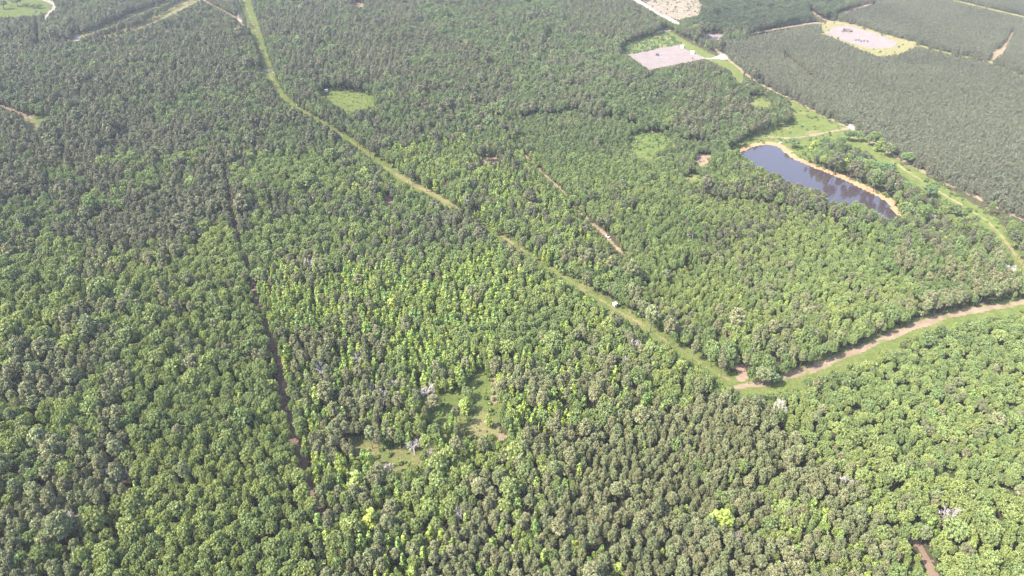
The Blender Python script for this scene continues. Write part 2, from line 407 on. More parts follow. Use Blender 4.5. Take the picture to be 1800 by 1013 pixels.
strip("gravel_road", [(448, 122), (458, 123.5), (470, 126), (480, 128)], 6, M["road"], "white gravel crossing over the grassy corridor", "road", cell=1.5)
area("clearing", [(40, 222), (56, 206), (92, 200), (108, 204), (88, 212), (66, 220), (62, 238), (50, 238)], M["grass_dry"], "straw clearing in the far woods at the side", "clearing", grow=6)
strip("forest_path", [(-20, 178), (10, 190), (28, 197), (44, 204), (56, 210)], 5, M["dirt"], "pale path leading into the straw clearing", "path")
CLEARS = [[(1106, 242), (1128, 236), (1160, 236), (1182, 252), (1160, 262), (1140, 282), (1118, 276), (1106, 258)],
          [(1222, 280), (1228, 274), (1250, 275), (1242, 288), (1234, 293)],
          [(1204, 312), (1218, 308), (1232, 314), (1250, 320), (1226, 325)],
          [(841, 281), (862, 278), (880, 279), (876, 285), (850, 286)],
          [(672, 348), (684, 348), (691, 354), (686, 361), (678, 358)],
          [(618, 8), (630, 6), (642, 9), (634, 13), (622, 13)],
          [(1310, 178), (1330, 170), (1350, 178), (1356, 190), (1330, 190)],
          [(958, 62), (968, 58), (972, 64), (962, 70)]]
CLEARN = [("grass_clearing", "grass", "shrubby grass clearing in the middle of the young woods"), ("clearing", "pink", "pinkish clearing below the pond's near trees"),
          ("clearing", "grass_dry", "straw clearing just below the pinkish one"), ("clearing", "pink", "reddish clearing beside the dirt trail's start"),
          ("clearing", "pink", "tiny bare clearing left of the grassy corridor"), ("clearing", "dirt", "tan clearing near the top of the photo"),
          ("clearing", "grass_dry", "straw clearing beside the roadside tree row"), ("grass_clearing", "grass", "tiny grass clearing in the far pines")]
for P, (n, k, l) in zip(CLEARS, CLEARN):
    area(n, P, M[k], l, "clearing", grow=4)
strip("dark_track", [(1608, 955), (1620, 968), (1630, 988), (1640, 1013), (1655, 1050)], 4, M["red"], "shaded brown track in the bottom right woods", "track", cell=1.0)

# pond: water in a sandy bank
m, t, out = new_mat("pond_water")
p = nd(t, "ShaderNodeBsdfPrincipled"); p.inputs["Base Color"].default_value = (0.038, 0.029, 0.032, 1)
p.inputs["Roughness"].default_value = 0.11; p.inputs["IOR"].default_value = 1.5
bn = nd(t, "ShaderNodeBump"); bn.inputs["Strength"].default_value = 0.05; bn.inputs["Distance"].default_value = 0.15
t.links.new(wnoise(t, 1.2, 3, 0.6, 3), bn.inputs["Height"]); t.links.new(bn.outputs[0], p.inputs["Normal"])
t.links.new(p.outputs[0], out.inputs[0]); M["water"] = m
strip("sand_bank", BANK, [6, 6, 6, 7, 7, 6.5, 6, 6.5, 7, 7.5, 8, 8, 7, 6, 5, 4], M["sand"], "orange sand bank curving along the pond's far shore", "sand bank", cell=1.0, grow=0.6)
area("pond_water", WATER, M["water"], "dark still pond reflecting the shore trees", "pond", cell=1.5, wob=0.5)

# ------------------------------------------------------------------ tree models
def rot_frame(n):
    a = np.where(np.abs(n[:, 2:3]) < 0.9, np.array([[0, 0, 1.0]]), np.array([[1.0, 0, 0]]))
    t1 = np.cross(n, a); t1 /= np.linalg.norm(t1, axis=1, keepdims=True) + 1e-9
    return t1, np.cross(n, t1)

def cards(c, n, size, r, aspect=1.0):
    """one leaf spray (a folded quad) at each centre, facing n"""
    k = len(c)
    t1, t2 = rot_frame(n)
    a = r.random(k) * 2 * np.pi
    ca, sa = np.cos(a)[:, None], np.sin(a)[:, None]
    e1, e2 = (t1 * ca + t2 * sa) * size[:, None], (-t1 * sa + t2 * ca) * size[:, None] * aspect
    bend = n * size[:, None] * (r.random((k, 1)) - 0.5) * 0.7
    j = lambda: 1 + (r.random((k, 1)) - 0.5) * 0.6
    V = np.stack([c - e1 * j() - e2 * j(), c + e1 * j() - e2 * j() + bend, c + e1 * j() + e2 * j(), c - e1 * j() + e2 * j() + bend], 1).reshape(-1, 3)
    F = np.arange(4 * k).reshape(k, 4)
    return V, F

def unit(v): return v / (np.linalg.norm(v, axis=1, keepdims=True) + 1e-9)

def crown_cards(cl, rad, r, per_area, leaf, jit, aspect=1.0, up=0.35, tone=None):
    """clumps (centres cl, radii rad) covered with leaf sprays"""
    Vs, Fs, As, off = [], [], [], 0
    for i in range(len(cl)):
        k = max(6, int(per_area * 4 * math.pi * rad[i] ** 2))
        d = unit(r.normal(size=(k, 3)) + np.array([0, 0, up]))
        c = cl[i] + d * rad[i] * (0.72 + 0.36 * r.random((k, 1))) * np.array([1, 1, 0.85])
        n = unit(d + r.normal(size=(k, 3)) * jit)
        s = leaf * (0.65 + 0.7 * r.random(k))
        V, F = cards(c, n, s, r, aspect)
        Vs.append(V); Fs.append(F + off); off += len(V)
        tn = (tone[i] if tone is not None else r.random())
        As.append(np.repeat(np.clip(0.55 * tn + 0.45 * r.random(k), 0, 1), 4))
    return np.concatenate(Vs), np.concatenate(Fs), np.concatenate(As)

def tube(path, radii, sides=6):
    """tapered tube through points"""
    V, F = [], []
    for i, (p, q) in enumerate(zip(path, radii)):
        a = path[min(i + 1, len(path) - 1)] - path[max(i - 1, 0)]
        a = a / (np.linalg.norm(a) + 1e-9)
        b = np.cross(a, [0.3, 0.9, 0.2]); b /= np.linalg.norm(b) + 1e-9
        c = np.cross(a, b)
        for s in range(sides):
            g = 2 * math.pi * s / sides
            V.append(p + q * (b * math.cos(g) + c * math.sin(g)))
    for i in range(len(path) - 1):
        for s in range(sides):
            A = i * sides
            F.append((A + s, A + (s + 1) % sides, A + sides + (s + 1) % sides, A + sides + s))
    return np.array(V), F

def join(parts):
    V, F, off = [], [], 0
    for v, f in parts:
        V.append(v); F += [tuple(i + off for i in q) for q in f]; off += len(v)
    return np.concatenate(V), F

# every model is unit height (1 = tree height) with its crown radius given per model; instances are scaled
PROTO = {}
BASE_R = dict(broadleaf=4.0, pine=2.5, young=1.7, plantation=1.5, shrub=1.0, bare=3.5, rusty=3.5)   # crown radius of each model, measured below
def add_proto(kind, crown, trunk, leaf_mat, R, bark):
    i = len(PROTO.setdefault(kind, []))
    V, F, A = crown
    cm = mesh_from(f"{kind}_crown", V.tolist(), F.tolist(), [leaf_mat], attrs={"leafvar": A})
    tm = mesh_from(f"{kind}_trunk", trunk[0].tolist(), trunk[1], [bark], smooth=True)
    # whole tree in one mesh for the woods that nobody could count
    W = np.concatenate([V, trunk[0]]); FF = [tuple(f) for f in F.tolist()] + [tuple(x + len(V) for x in f) for f in trunk[1]]
    wm = mesh_from(f"{kind}_whole", W.tolist(), FF, [leaf_mat, bark], midx=[0] * len(F) + [1] * len(trunk[1]), attrs={"leafvar": np.concatenate([A, np.zeros(len(trunk[0]))])})
    src = bpy.data.objects.new(f"{kind}_source", wm)
    PROTO[kind].append(dict(crown=cm, trunk=tm, whole=wm, src=src, R=R))
    BASE_R[kind] = float(np.percentile(np.hypot(V[:, 0], V[:, 1]), 95))

def trunk_with_limbs(H, r0, r, top, limbs, lean=0.03, limb_len=2.0):
    P = [np.array([lean * H * s * r.normal() * 0.5, lean * H * s * r.normal() * 0.5, H * top * s]) for s in (0, 0.3, 0.6, 0.85, 1.0)]
    parts = [tube(P, [r0 * 1.25, r0 * 0.85, r0 * 0.65, r0 * 0.45, r0 * 0.2], 7)]
    for k in range(limbs):
        s = 0.45 + 0.5 * (k + r.random()) / limbs
        b = np.array([np.interp(s, (0, 0.3, 0.6, 0.85, 1.0), [p[q] for p in P]) for q in range(3)])
        g = r.random() * 2 * math.pi
        d = np.array([math.cos(g), math.sin(g), 0.55])
        L = limb_len * (1.25 - s)
        parts.append(tube([b, b + d * L * 0.5, b + d * L + np.array([0, 0, 0.25 * L])], [r0 * 0.3, r0 * 0.2, r0 * 0.06], 4))
    return join(parts)

def oak_proto(seed):
    r = np.random.default_rng(100 + seed)
    H, R = 13.0, 4.0                                # metres, scaled later
    n = 100
    # clump centres over an uneven dome: golden-angle spread, several sub-domes standing out
    bumps = unit(r.normal(size=(5, 3)) * np.array([1, 1, 0.4]) + np.array([0, 0, 0.5]))
    cl, rad = [], []
    for i in range(n):
        z = 1 - 1.35 * (i + 0.5) / n
        q = math.sqrt(max(0.0, 1 - z * z)); g = i * 2.39996 + r.normal() * 0.35
        d = np.array([q * math.cos(g), q * math.sin(g), z])
        lump = max(0.0, float(np.max(bumps @ d)) - 0.55) * 0.5
        k = 0.66 + lump + 0.24 * r.random()
        cl.append(np.array([0, 0, 8.3]) + d * np.array([R, R, 4.3]) * k)
        rad.append(R * (0.10 + 0.09 * r.random()))
    for i in range(10):
        d = unit(r.normal(size=(1, 3)))[0]
        cl.append(np.array([0, 0, 8.0]) + d * np.array([R, R, 4]) * 0.35); rad.append(R * 0.28)
    crown = crown_cards(np.array(cl), np.array(rad), r, 5.6, 0.21, 0.6)
    add_proto("broadleaf", crown, trunk_with_limbs(H, 0.26, r, 0.72, 8, limb_len=3.4), M["oak"], R, M["bark"])

def pine_proto(seed):
    r = np.random.default_rng(200 + seed)
    H, R = 14.0, 2.5
    cl, rad = [], []
    z0 = 7.4 + r.random()
    nz = 9
    for i in range(nz):
        s = i / (nz - 1)
        z = z0 + (H - z0 - 0.4) * s
        prof = max(0.12, math.sin(math.pi * (0.22 + 0.74 * s))) ** 0.6
        k = max(1, int(round(9 * prof)))
        ph = r.random() * 6.28
        for j in range(k):
            g = ph + 2 * math.pi * j / k + r.normal() * 0.3
            q = R * prof * (0.55 + 0.45 * r.random()) * (0.75 if k < 3 else 1)
            cl.append(np.array([q * math.cos(g), q * math.sin(g), z + r.normal() * 0.25])); rad.append(0.50 + 0.30 * r.random())
    crown = crown_cards(np.array(cl), np.array(rad), r, 6.5, 0.21, 0.9, aspect=0.7, up=0.5)
    add_proto("pine", crown, trunk_with_limbs(H, 0.17, r, 0.95, 10, lean=0.015, limb_len=2.2), M["pine"], R, M["bark"])

def lime_proto(seed):
    r = np.random.default_rng(300 + seed)
    H, R = 10.0, 1.7
    cl, rad = [], []
    nz = 9
    for i in range(nz):
        s = i / (nz - 1)
        z = 2.3 + (H - 2.9) * s
        prof = (1 - s) ** 0.65 * 0.9 + 0.12 if s > 0.12 else 0.8
        k = max(1, int(round(6 * prof)))
        ph = r.random() * 6.28
        for j in range(k):
            g = ph + 2 * math.pi * j / k + r.normal() * 0.35
            q = R * prof * (0.45 + 0.55 * r.random()) * (0.5 if k < 2 else 1)
            cl.append(np.array([q * math.cos(g), q * math.sin(g), z + r.normal() * 0.3])); rad.append(0.40 + 0.28 * r.random())
    crown = crown_cards(np.array(cl), np.array(rad), r, 5.2, 0.22, 0.6, up=0.3)
    add_proto("young", crown, trunk_with_limbs(H, 0.11, r, 0.93, 6, limb_len=1.3), M["lime"], R, M["bark"])

def plantation_proto(seed):
    r = np.random.default_rng(400 + seed)
    H, R = 7.0, 1.5
    cl, rad = [], []
    nz = 8
    for i in range(nz):
        s = i / (nz - 1)
        z = 1.5 + (H - 1.9) * s
        prof = (1 - s) ** 0.7 + 0.1
        k = max(1, int(round(5 * prof)))
        ph = r.random() * 6.28
        for j in range(k):
            g = ph + 2 * math.pi * j / k + r.normal() * 0.3
            q = R * prof * (0.5 + 0.5 * r.random()) * (0.3 if k < 2 else 1)
            cl.append(np.array([q * math.cos(g), q * math.sin(g), z])); rad.append(0.34 + 0.2 * r.random())
    crown = crown_cards(np.array(cl), np.array(rad), r, 6.0, 0.20, 0.8, aspect=0.7)
    add_proto("plantation", crown, trunk_with_limbs(H, 0.08, r, 0.93, 3, limb_len=0.9), M["plant"], R, M["bark"])

def shrub_proto(seed):
    r = np.random.default_rng(500 + seed)
    cl, rad = [], []
    for i in range(9):
        g = r.random() * 6.28; q = 0.7 * math.sqrt(r.random())
        cl.append(np.array([q * math.cos(g), q * math.sin(g), 0.35 + 0.7 * r.random() * (1.1 - q)])); rad.append(0.28 + 0.2 * r.random())
    crown = crown_cards(np.array(cl), np.array(rad), r, 9, 0.15, 0.7)
    add_proto("shrub", crown, trunk_with_limbs(0.8, 0.04, r, 0.9, 3, limb_len=0.5), M["weed"], 1.0, M["bark"])

def bare_proto(seed, mat, key):
    r = np.random.default_rng(600 + seed)
    H = 12.0
    trunk = tube([np.array([0, 0, 0.0]), np.array([0.1, 0, 3.0]), np.array([0.0, 0.15, 6.0])], [0.30, 0.24, 0.17], 7)
    parts = []
    def grow(p, d, L, q, lev):
        d = d / np.linalg.norm(d)
        mid = p + d * L * 0.5 + r.normal(size=3) * L * 0.06
        end = p + d * L + r.normal(size=3) * L * 0.10
        parts.append(tube([p, mid, end], [q, q * 0.75, q * 0.5], 5 if lev < 2 else 3))
        if lev >= 4: return
        for k in range(4 if lev < 2 else 5):
            s = 0.35 + 0.65 * r.random() if k else 1.0
            b = p + (end - p) * s
            nd_ = d + r.normal(size=3) * 0.62 + np.array([0, 0, 0.12])
            grow(b, nd_, L * (0.55 + 0.2 * r.random()), max(0.035, q * 0.52), lev + 1)
    for k in range(5):
        g = 6.28 * k / 5 + r.normal() * 0.3
        grow(np.array([0, 0.1, 3.2 + 2.8 * k / 4]), np.array([math.cos(g), math.sin(g), 0.75 + 0.5 * r.random()]), 3.0, 0.14, 1)
    br = join(parts)
    tm = mesh_from("bare_trunk", trunk[0].tolist(), trunk[1], [mat], smooth=True)
    bmh = mesh_from("bare_branches", br[0].tolist(), br[1], [mat])
    PROTO.setdefault(key, []).append(dict(trunk=tm, crown=bmh, R=3.5))

for s in range(8): oak_proto(s)
for s in range(8): pine_proto(s)
for s in range(6): lime_proto(s)
for s in range(5): plantation_proto(s)
for s in range(4): shrub_proto(s)
for s in range(4): bare_proto(s, M["pale_bark"], "bare")
for s in range(2): bare_proto(10 + s, M["rust_twig"], "rusty")
BASE_H = dict(broadleaf=13.0, pine=14.0, young=10.0, plantation=7.0, shrub=1.2, bare=12.0, rusty=12.0)
KINDS = ["broadleaf", "pine", "young"]

# ------------------------------------------------------------------ where the woods grow
B = 5000
# outline in the photo; shares of broadleaf, pine, young bright trees; crown radii; broadleaf tone (0 dark blue-green .. 1 yellow-green); clumping
REG = [
    ([(-B, -B), (B, -B), (B, B), (-B, B)], (.55, .42, .03), (2.5, 2.1, 1.4), .30, .5),
    ([(-B, -B), (430, -B), (430, 330), (410, 500), (200, 520), (-B, 640)], (.28, .71, .01), (2.6, 2.2, 1.4), .30, .6),          # far left: grey pines, oak clumps
    ([(-B, 400), (100, 410), (420, 430), (450, 560), (120, 600), (-B, 640)], (.62, .37, .01), (2.5, 2.1, 1.4), .66, .6),
    ([(440, -B), (760, -B), (860, 60), (900, 150), (560, 150), (480, 120)], (.30, .69, .01), (2.6, 2.2, 1.4), .24, .6),          # top centre pines
    ([(700, -B), (1010, -B), (1060, 60), (1060, 120), (860, 110), (740, 40)], (.80, .18, .02), (2.6, 2.1, 1.4), .14, .5),
    ([(1000, -B), (1160, -B), (1160, 50), (1080, 70), (1000, 60)], (.25, .75, 0), (2.6, 2.1, 1.4), .14, .4),
    ([(1225, -B), (1570, -B), (1485, 24), (1400, 38), (1300, 52), (1225, 44)], (.95, .05, 0), (2.8, 2.1, 1.4), .04, .3),   # dark woods above the plantation
    ([(850, 110), (1090, 100), (1380, 170), (1400, 230), (1290, 260), (1020, 190), (880, 200)], (.68, .32, 0), (2.5, 2.1, 1.4), .16, .5),
    ([(560, 190), (900, 160), (900, 260), (720, 300), (600, 230)], (.58, .38, .04), (2.6, 2.1, 1.4), .20, .5),
    ([(400, 240), (580, 200), (860, 420), (1000, 520), (440, 500)], (.72, .24, .04), (2.2, 2.0, 1.5), .44, .5),                 # centre left
    ([(640, 260), (880, 220), (1100, 450), (1010, 500), (860, 400)], (.54, .16, .30), (2.1, 1.9, 1.7), .46, .5),                # between corridor and trail
    ([(880, 200), (1020, 185), (1290, 260), (1310, 300), (1220, 340), (1080, 350), (960, 320)], (.93, .05, .02), (1.4, 1.7, 1.2), .34, .3),   # low young scrub
    ([(940, 290), (1240, 330), (1500, 370), (1640, 400), (1640, 560), (1420, 645), (1320, 660), (1230, 615), (1100, 470)], (.82, .12, .06), (1.3, 1.5, 1.3), .60, .45),
    ([(1000, 330), (1200, 340), (1260, 420), (1130, 500), (1080, 420)], (.90, .06, .04), (1.8, 1.8, 1.4), .38, .3),
    ([(1240, 250), (1330, 275), (1480, 345), (1560, 385), (1620, 400), (1600, 430), (1400, 360), (1280, 340)], (.60, .32, .08), (2.3, 2.1, 1.5), .32, .5),   # trees on the pond's near shore
    ([(1560, 385), (1740, 390), (1800, 470), (1820, 520), (1640, 545), (1560, 470)], (.62, .37, .01), (1.9, 1.9, 1.4), .22, .5),
    ([(1150, 590), (1260, 560), (1640, 540), (1640, 580), (1420, 645), (1330, 660)], (.74, .24, .02), (2.0, 1.8, 1.4), .40, .4),             # tall edge above the road
    ([(440, 470), (900, 450), (1060, 540), (1290, 690), (1100, 760), (880, 810), (560, 870)], (.36, .24, .40), (2.0, 1.9, 1.75), .58, .6),     # bright centre
    ([(560, 640), (720, 660), (740, 720), (880, 800), (860, 830), (560, 860), (520, 740)], (.30, .36, .34), (2.1, 2.0, 1.7), .55, .6),
    ([(470, 470), (880, 440), (1000, 500), (960, 620), (860, 650), (700, 655), (540, 630), (480, 560)], (.26, .16, .58), (2.0, 1.9, 1.8), .66, .6),
    ([(960, 500), (1260, 660), (1320, 700), (1150, 740), (950, 740), (900, 600)], (.50, .26, .24), (2.15, 1.9, 1.7), .52, .6),
    ([(410, 380), (440, 480), (500, 650), (560, 880), (600, B), (-B, B), (-B, 560), (150, 570), (300, 470)], (.94, .05, .01), (2.2, 1.9, 1.5), .76, .35),   # oak woods, bottom left
    ([(140, 570), (230, 560), (215, 640), (230, 760), (210, 850), (170, 960), (120, B), (-B, B), (-B, 800), (40, 780), (150, 780)], (.33, .67, 0), (2.35, 2.0, 1.5), .60, .5),   # pine seams in it
    ([(-B, 560), (60, 590), (150, 640), (140, 700), (-B, 690)], (.55, .45, 0), (2.7, 2.1, 1.5), .58, .6),
    ([(560, 880), (700, 850), (880, 790), (970, 750), (1150, 730), (1330, 715), (1440, 790), (1550, 880), (1640, B), (590, B)], (.08, .83, .09), (2.0, 1.62, 1.5), .62, .45),   # pine stand, bottom centre
    ([(1000, 770), (1320, 760), (1420, 850), (1200, 900), (1000, 860)], (.03, .93, .04), (1.8, 1.22, 1.2), .62, .3),
    ([(560, 860), (720, 830), (880, 790), (1000, 800), (760, 900), (720, 1013), (700, B), (590, B)], (.34, .52, .14), (2.3, 1.95, 1.7), .60, .6),
    ([(1340, 700), (1420, 672), (1560, 616), (1700, 560), (1800, 545), (B, 300), (B, B), (1680, B), (1600, 990), (1530, 870), (1430, 780)], (.955, .03, .015), (1.75, 1.8, 1.4), .62, .3),   # oak woods, bottom right
    ([(1420, 800), (1560, 840), (B, 820), (B, B), (1680, B), (1600, 990), (1530, 890)], (.94, .04, .02), (2.25, 1.9, 1.5), .64, .35),
    ([(1580, 300), (1650, 335), (1740, 385), (1800, 440), (1830, 470), (1900, 440), (1800, 390), (1680, 332), (1560, 266), (1500, 232), (1480, 236)], (.55, .43, .02), (2.6, 2.3, 1.5), .25, .4),
]
TINT_OAK = [np.array([0.74, 0.86, 0.80]), np.array([0.95, 1.0, 0.95]), np.array([1.20, 1.16, 0.98])]

PLANT = [(1262, 66), (1300, 62), (1352, 50), (1400, 30), (1450, 22), (1475, 27), (1500, 10), (1530, -60), (B, -400), (B, 700), (1900, 440), (1800, 387), (1740, 356), (1670, 322), (1600, 286), (1545, 254), (1500, 222), (1460, 206), (1400, 175), (1330, 139), (1290, 108)]
PLANT_OUT = [([(1240, 56), (1300, 56), (1300, 75), (1240, 75)])]

# places kept open in the picture: (outline or line, width in pixels along it, strictness)
OPEN_AREAS = [PAD1, PAD1_IN, PAD2_GRASS, OVAL, GLADE, GLADE_DIRT, GLADE2, GLADE3, GLADE4, GLADE5, PONDFIELD, WATER_SEEN, FIELD_TL, CUT_TR, MEADOW] + CLEARS + \
    [[(1230, 61), (1274, 60), (1263, 70), (1246, 69)], [(126, 63), (141, 62), (141, 69), (136, 74), (128, 73)], [(44, 220), (58, 207), (92, 202), (66, 218), (62, 236), (52, 236)], [(416, 29), (424, 29), (426, 38), (420, 37)], [(1745, 88), (1768, 82), (1762, 96), (1746, 102)], [(1484, 219), (1494, 217), (1507, 227), (1498, 229)], [(1292, 642), (1303, 642), (1311, 662), (1301, 666)], [(1312, 682), (1350, 674), (1398, 662), (1402, 676), (1350, 690)]]
OPEN_LINES = [
    (ROW, [7, 7, 8, 9, 9, 7, 3, 5, 1, 6, 8, 5, 3, 2, 4, 11, 14, 15, 15, 18, 20, 20, 20]),
    (ROAD_R, [9, 10, 14, 17, 19, 20, 20, 19, 17, 15, 14, 14]),
    (RED, [-3, 0, 2, 3, 4, 3, 3, 4, 4, 4, 5, 5, 6, 5, 4, 4, 4, 3]),
    (TRAIL, [-5, -3, 0, 3, 3, 1, -4, 3, 4, 5, 4, 3]),
    (CORR, [12, 15, 17, 15, 11, 7]), (CORR2, [22, 22, 24, 25, 20, 16, 11, 9, 10, 11]), (EDGE, [2, 3, 3.5, 3.5, 3.5, 3.5, 3.5, 3.5, 3.5, 3.5, 3.5, 3.5]),
    ([(1425, 19), (1440, 29), (1458, 38), (1480, 44)], [4, 4, 5, 5]), ([(1320, 60), (1352, 54), (1390, 47), (1430, 41), (1462, 42)], [3, 4, 4, 4, 3]),
    ([(1612, 79), (1650, 90), (1690, 99), (1735, 107), (1762, 119), (1800, 134), (1860, 156)], [4] * 7), ([(1660, -4), (1710, 9), (1800, 30), (1880, 48)], [4] * 4), ([(1379, 94), (1400, 110), (1438, 140)], [2, 2.5, 1]), ([(1779, 56), (1773, 70), (1760, 86), (1742, 104)], [4, 5, 7, 5]),
    ([(1470, 27), (1500, 16), (1540, 4)], [3, 3, 2]), (ROAD_TR, [7, 7, 6, 6, 4]), ([(1150, 60), (1160, 56), (1176, 54)], [2.5, 2.5, 2.5]),
    ([(62, -8), (78, 0), (92, 6), (97, 13), (93, 17), (83, 27), (80, 36)], [6, 6, 5, 4, 3, 3, 2]), (NW1, [2, 2, 4, 5, 5, 5, 5, 4, 3, 3]), (NW2, [2, 3, 4, 5, 8, 8, 8, 7]),
    (NWP, [2, 2, 2, 2.5, 2.5, 2, 2]), (NWP2, [3, 2, 2, 4]), ([(448, 122), (458, 123.5), (470, 126), (480, 128)], [3] * 4),
    ([(-20, 178), (10, 190), (28, 197), (44, 204), (56, 210)], [3] * 5), ([(1608, 955), (1620, 968), (1630, 988), (1640, 1013), (1655, 1050)], [2, 4, 5, 5, 5]),
    ([(66, 30), (66, 55), (67, 80)], [3, 3, 4])]

def open_clear(x, y, R, H, crown_from):
    """how far (in pixels, negative = overlapping) each tree's crown stays from the open places"""
    best = np.full(x.shape, 1e9)
    rpx = None
    for zf in ((crown_from + 0.12), 0.86):
        u, v, d = project(x, y, H * zf)
        r_ = R * FPX / d * (0.95 if zf < 0.8 else 0.6)
        for P in OPEN_AREAS:
            A = np.array(P); k = np.nonzero((u > A[:, 0].min() - 45) & (u < A[:, 0].max() + 45) & (v > A[:, 1].min() - 45) & (v < A[:, 1].max() + 45))[0]
            if len(k): best[k] = np.minimum(best[k], poly_dist(u[k], v[k], P) - r_[k])
        for P, W in OPEN_LINES:
            A = np.array(P); k = np.nonzero((u > A[:, 0].min() - 45) & (u < A[:, 0].max() + 45) & (v > A[:, 1].min() - 45) & (v < A[:, 1].max() + 45))[0]
            if len(k): best[k] = np.minimum(best[k], seg_dist(u[k], v[k], P, False, W) - r_[k])
    # and the foot of the tree itself
    u, v, d = project(x, y, 0.0)
    for P in OPEN_AREAS:
        A = np.array(P); k = np.nonzero((u > A[:, 0].min() - 9) & (u < A[:, 0].max() + 9) & (v > A[:, 1].min() - 9) & (v < A[:, 1].max() + 9))[0]
        if len(k): best[k] = np.minimum(best[k], poly_dist(u[k], v[k], P))
    for P, W in OPEN_LINES:
        A = np.array(P); k = np.nonzero((u > A[:, 0].min() - 20) & (u < A[:, 0].max() + 20) & (v > A[:, 1].min() - 20) & (v < A[:, 1].max() + 20))[0]
        if len(k): best[k] = np.minimum(best[k], seg_dist(u[k], v[k], P, False, W))
    return best

YMAX, YMIN = 1240.0, 70.0
def candidates(n):
    """points spread evenly over the ground the photo can see and a margin beside it"""
    y = np.sqrt(rng.random(n) * (YMAX ** 2 - YMIN ** 2) + YMIN ** 2)
    hw = 0.95 * y * cp + 0.95 * CAMH * sp * 0.9 + 24
    hmax = 0.95 * YMAX * cp + 0.95 * CAMH * sp * 0.9 + 24
    # even density: y was drawn for width growing as y; correct by rejection
    keep = rng.random(n) < (hw / y) / ((0.95 * YMIN * cp + 0.95 * CAMH * sp * 0.9 + 24) / YMIN)
    y = y[keep]; hw = hw[keep]
    return (rng.random(len(y)) * 2 - 1) * hw, y

# --- trees seen singly, placed one by one: (crown centre in the photo, kind, crown radius m, height m, tint, label)
SINGLES = []
def single(u, v, kind, R, H, tint, label):
    zc = H * (0.62 if kind != "young" else 0.55)
    x, y = ground(u, v, zc)
    SINGLES.append(dict(x=float(x), y=float(y), kind=kind, R=R, H=H, tint=np.array(tint, float), label=label))
DK, MD, YL = (0.62, 0.82, 0.90), (0.95, 1.0, 0.95), (1.3, 1.2, 0.85)
single(1395, 250, "broadleaf", 4.2, 8.5, (0.8, 0.92, 0.95), "round green tree standing alone where the meadow path forks")
single(1432, 256, "young", 3.6, 9.5, (1.0, 1.0, 1.0), "bright green tree between the dark trees of the pond meadow")
single(1451, 248, "broadleaf", 3.7, 8.5, DK, "dark tree just behind the bright green tree in the pond meadow")
single(1463, 256, "broadleaf", 3.4, 9.5, (0.6, 0.75, 0.8), "darkest tree in the middle of the pond meadow group")
single(1479, 248, "broadleaf", 3.6, 8.5, (0.7, 0.85, 0.9), "dark round tree alone on the pond meadow's road side")
single(1439, 268, "broadleaf", 4.2, 8, (0.75, 0.95, 0.9), "green bushy tree below the bright one in the pond meadow")
single(1478, 280, "broadleaf", 3.4, 7, MD, "low bushy tree on the grass above the sand bank")
single(1486, 289, "young", 3.3, 11, (1.25, 1.1, 0.9), "vivid yellow-green tree rising above the sand bank")
single(1494, 237, "broadleaf", 3.8, 9, DK, "first dark tree beside the gravel patch on the plantation road")
single(1510, 238, "broadleaf", 3.8, 9, (0.75, 0.86, 0.9), "second dark tree of the pair near the gravel patch")
single(1530, 245, "broadleaf", 3.4, 9, (0.8, 0.95, 0.9), "rounded tree at the corridor's bend before the bright one")
single(1540, 238, "broadleaf", 3.6, 9, (0.85, 0.95, 0.9), "rounded tree behind the corridor's bend near plantation pines")
single(1547, 254, "young", 3.8, 10, (0.85, 0.85, 0.95), "bright green round tree beside the corridor past the pond")
single(1563, 262, "broadleaf", 4.8, 10, (0.85, 0.82, 0.95), "greyish wide tree next to the bright one by the corridor")
single(1596, 276, "broadleaf", 4.4, 10, (0.75, 0.9, 0.9), "green wide tree between corridor and plantation road")
single(1512, 287, "broadleaf", 5.2, 11, (0.75, 0.95, 0.95), "big tree first in the clump above the sand bank")
single(1529, 291, "broadleaf", 5.0, 11, (0.85, 1.0, 0.95), "big tree second in the clump above the sand bank")
single(1545, 295, "broadleaf", 5.2, 11, (0.7, 0.92, 0.92), "big tree third in the clump above the sand bank")
single(1561, 296, "broadleaf", 5.0, 11, (0.62, 0.85, 0.88), "darkest big tree ending the clump above the sand bank")
single(1498, 270, "broadleaf", 3.8, 8, (0.75, 0.85, 0.9), "dark tree at the meadow's edge behind the sand bank clump")
single(1519, 276, "broadleaf", 3.8, 8, (0.8, 0.8, 0.9), "grey-green tree behind the sand bank clump beside the corridor")
single(1590, 328, "broadleaf", 4.8, 9, (0.7, 0.9, 0.9), "broad tree on the slope between sand bank and corridor")
single(1635, 333, "broadleaf", 4.2, 9, DK, "dark tree touching the corridor's edge past the pond")
single(1612, 352, "pine", 2.4, 10, (0.75, 0.85, 0.8), "dark narrow pine near the pond's end")
single(1677, 368, "broadleaf", 4.6, 9, (0.72, 0.78, 0.85), "grey-green wide tree below the corridor near the pond's end")
single(1270, 916, "young", 5.2, 11, (1.05, 1.0, 0.9), "big bright yellow-green tree inside the bottom pine stand")
single(1248, 918, "young", 2.8, 9, (1.0, 1.0, 0.9), "small bright tree hugging the big yellow-green one in the pines")
single(1009, 965, "young", 2.2, 9, (1.2, 1.08, 0.9), "round bright yellow tree alone in the bottom pines")
single(1086, 1003, "young", 2.3, 9, (1.05, 1.0, 0.9), "round bright tree on the bottom edge among pines")
single(630, 848, "young", 4.0, 12, (0.85, 0.82, 0.9), "big pale green round tree below the small straw glade")
single(652, 916, "young", 3.7, 12, (1.15, 1.05, 0.9), "big bright tree standing over the pine stand's inner corner")
single(712, 950, "young", 1.9, 9, (1.05, 1.0, 0.9), "bright slim tree right of the big bright tree")
